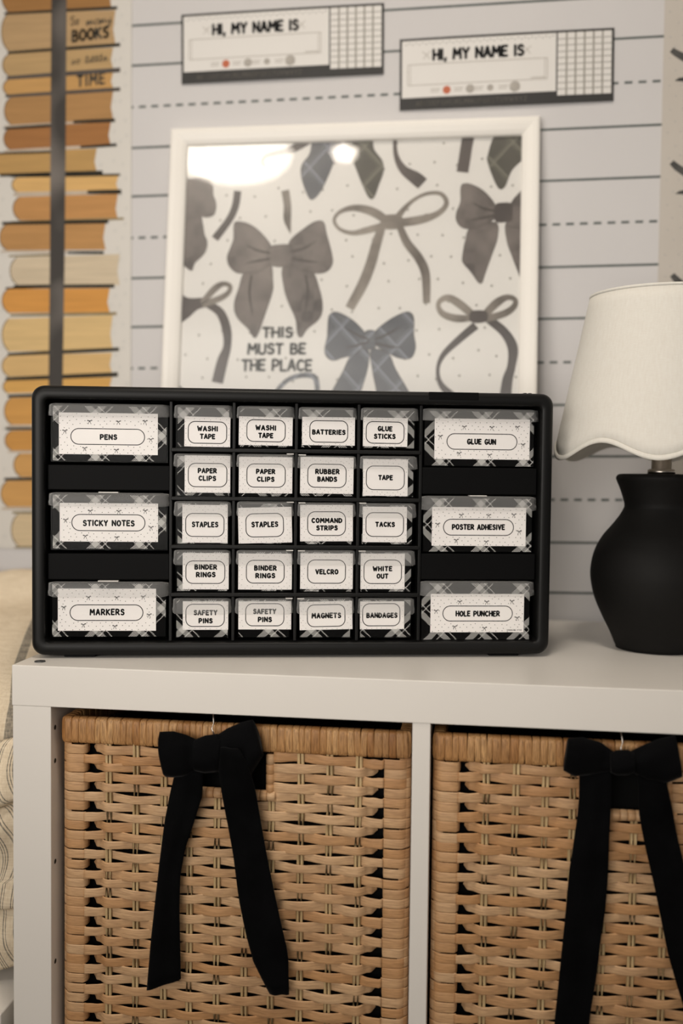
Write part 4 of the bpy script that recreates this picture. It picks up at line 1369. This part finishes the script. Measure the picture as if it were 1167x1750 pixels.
SCA = R_(-71.5)
mb = MB(); n = 192
rows = []
for q in range(13):
    f = q / 12; row = []
    for j in range(n):
        a = 2 * math.pi * j / n; zb = hem(a); z = zb + (ZT - zb) * f
        r = RB + (RT - RB) * (z - ZB) / (ZT - ZB)
        row.append((LX + r * math.cos(a), LY + r * math.sin(a), z))
    rows.append(row)
mb.grid(rows, close_u=True)
sh = mb.build('lamp_shade', M['shade'], tl, OL, smooth=True, solid=1.6)
mb = MB()
rows = []
for dz, dr in ((-.6, .2), (-.6, 1.7), (1.5, 2.1), (4.2, 1.7), (4.6, 1.0), (3, .5)):
    row = []
    for j in range(n):
        a = 2 * math.pi * j / n; z = hem(a) + dz
        r = RB + (RT - RB) * (z - ZB) / (ZT - ZB) + dr
        row.append((LX + r * math.cos(a), LY + r * math.sin(a), z))
    rows.append(row)
mb.grid(rows, close_u=True, close_v=True)
mb.build('hem_binding', M['shade'], sh, OL, smooth=True)
mb = MB(); mb.lathe([(RT - .6, ZT - 2), (RT + 1.4, ZT - 2), (RT + 1.2, ZT + 1), (RT - .4, ZT + 1.2)], LX, LY, 96)
mb.build('top_binding', M['shade'], sh, OL, smooth=True)
mb = MB()
for a in (30, 150, 270):
    mb.tube([(LX + 12 * math.cos(R_(a)), LY + 12 * math.sin(R_(a)), 230), (LX + 60 * math.cos(R_(a)), LY + 60 * math.sin(R_(a)), 272), (LX + 91 * math.cos(R_(a)), LY + 91 * math.sin(R_(a)), 290)], 1.2, 6)
mb.build('shade_carrier', M['steel'], tl, OL, smooth=True)

# ================================================================== striped linen at the left of the shelf
def linen_mat(name, stripes):
    m = mat(name, (.62, .53, .40, 1), .9, .15); t = NT(m)
    v, x, y, z = t.coords()
    a = t.noise(v, 700, 2, (1, 1, .1)); b = t.noise(v, 700, 2, (.1, .1, 1))
    h = t.math('ADD', a, b)
    f = t.n('ShaderNodeMapRange', {0: h, 1: .75, 2: 1.25}).outputs[0]
    c = t.mix(f, (.63, .52, .375, 1), (.74, .635, .48, 1))
    uv = t.n('ShaderNodeUVMap').outputs[0]
    u = t.n('ShaderNodeSeparateXYZ', {0: uv}).outputs[0]
    acc = None
    for c0, w in stripes:
        k = t.math('LESS_THAN', t.math('ABSOLUTE', t.math('SUBTRACT', t.math('FRACT', u), c0)), w)
        acc = k if acc is None else t.math('MAXIMUM', acc, k)
    g = t.math('MULTIPLY', acc, t.n('ShaderNodeMapRange', {0: h, 1: .8, 2: 1.2, 3: .95, 4: .6}).outputs[0])
    t.link(t.mix(g, c, (.17, .155, .13, 1)), t.b.inputs['Base Color'])
    t.bump(h, .4, .0008)
    return m


def cloth(name, fn, nu, nv, m, parent=None, origin=(0, 0, 0), uvf=None, thick=2.0):
    me = bpy.data.meshes.new(name); vs, fs, uvs = [], [], []
    for i in range(nv + 1):
        for j in range(nu + 1):
            vs.append((Vector(fn(j / nu, i / nv)) - Vector(origin)) * S); uvs.append(uvf(j / nu, i / nv))
    for i in range(nv):
        for j in range(nu):
            a = i * (nu + 1) + j; fs.append((a, a + 1, a + nu + 2, a + nu + 1))
    me.from_pydata(vs, [], fs)
    ul = me.uv_layers.new(name='UVMap')
    for p in me.polygons:
        p.use_smooth = True
        for li in p.loop_indices: ul.data[li].uv = uvs[me.loops[li].vertex_index]
    me.materials.append(m)
    o = bpy.data.objects.new(name, me); COL.objects.link(o)
    if parent: o.parent = parent
    else: o.location = Vector(origin) * S
    if thick:
        md = o.modifiers.new('solid', 'SOLIDIFY'); md.thickness = thick * S
    return o


WIDE = linen_mat('linen_wide_stripe', [(.5, .018)])
TICK = linen_mat('linen_ticking', [(.1, .022), (.2, .02), (.3, .024), (.62, .03), (.74, .02)])
prof_c = catmull([(120, -324), (105, -250), (90, -150), (84, -90), (110, -45), (180, -16), (260, 4), (312, 14), (335, 40), (352, 50), (368, 40), (380, -20)], 8, closed=False)
prof_c = resample([Vector((a, b, 0)) for a, b in prof_c], 61)


def cushion(u, v):
    q = v * 60; i = min(59, int(q)); p = prof_c[i].lerp(prof_c[i + 1], q - i)
    X = -420 + u * 408
    edge = max(0, (u - .88) / .12)
    k = math.sqrt(max(0, 1 - edge ** 2.4))
    wr = 5 * math.sin(X * .05 + p.y * .04) + 3 * math.sin(X * .11 - p.x * .05)
    Y = 215 + (p.x - 215) * (.35 + .65 * k) + wr * .6
    Z = -150 + (p.y + 150) * (.45 + .55 * k) + wr * .5
    return (X, Y, Z)


o = cloth('linen_cushion', cushion, 60, 70, WIDE, None, (-216, 230, -333), lambda u, v: ((-420 + u * 408 + 45 + 60 * max(0, (v - .42) / .35)) / 300 + .5, v))
tag(o, 'cream linen cushion with a grey stripe leaning beside the shelf', 'cushion')

prof_t = resample([Vector((a, b, 0)) for a, b in catmull([(20, -318), (8, -290), (14, -255), (4, -246), (10, -200), (2, -165), (12, -150), (-2, -142), (12, -105), (16, -92), (24, -86)], 6, closed=False)], 61)


def throw(u, v):
    q = v * 60; i = min(59, int(q)); p = prof_t[i].lerp(prof_t[i + 1], q - i)
    X = -320 + u * 306
    f = 6 * math.sin(u * 34 + 1.5 * math.sin(v * 6)) * (1 - .5 * v) + 3 * math.sin(u * 71)
    return (X, p.x + 34 + f * .5, p.y + 12 * math.sin(u * 9 + v * 5) * (1 - v) * v * 2 + 5 * math.sin(u * 20))


o = cloth('striped_throw', throw, 150, 70, TICK, None, (-165, 20, -330), lambda u, v: (u * 13 + .7 * math.sin(v * 9) * (1 if v > .4 else .3) + v * 1.0, v))
tag(o, 'rumpled cream throw with thin dark ticking stripes left of the shelf', 'blanket')

tb = empty('white_bench', (-220, 200, FLOOR_Z)); tag(tb, 'low white bench under the striped linen at the left', 'bench')
OBn = (-220, 200, FLOOR_Z)
mb = MB(); mb.box(-430, -14, 4, 392, -360, -336); mb.build('seat_board', M['white_lacquer'], tb, OBn, bevel=1.5)
for x0, x1 in ((-428, -404), (-40, -16)):
    mb = MB(); mb.box(x0, x1, 8, 388, -770, -360); mb.build('end_panel', M['white_lacquer'], tb, OBn, bevel=1)
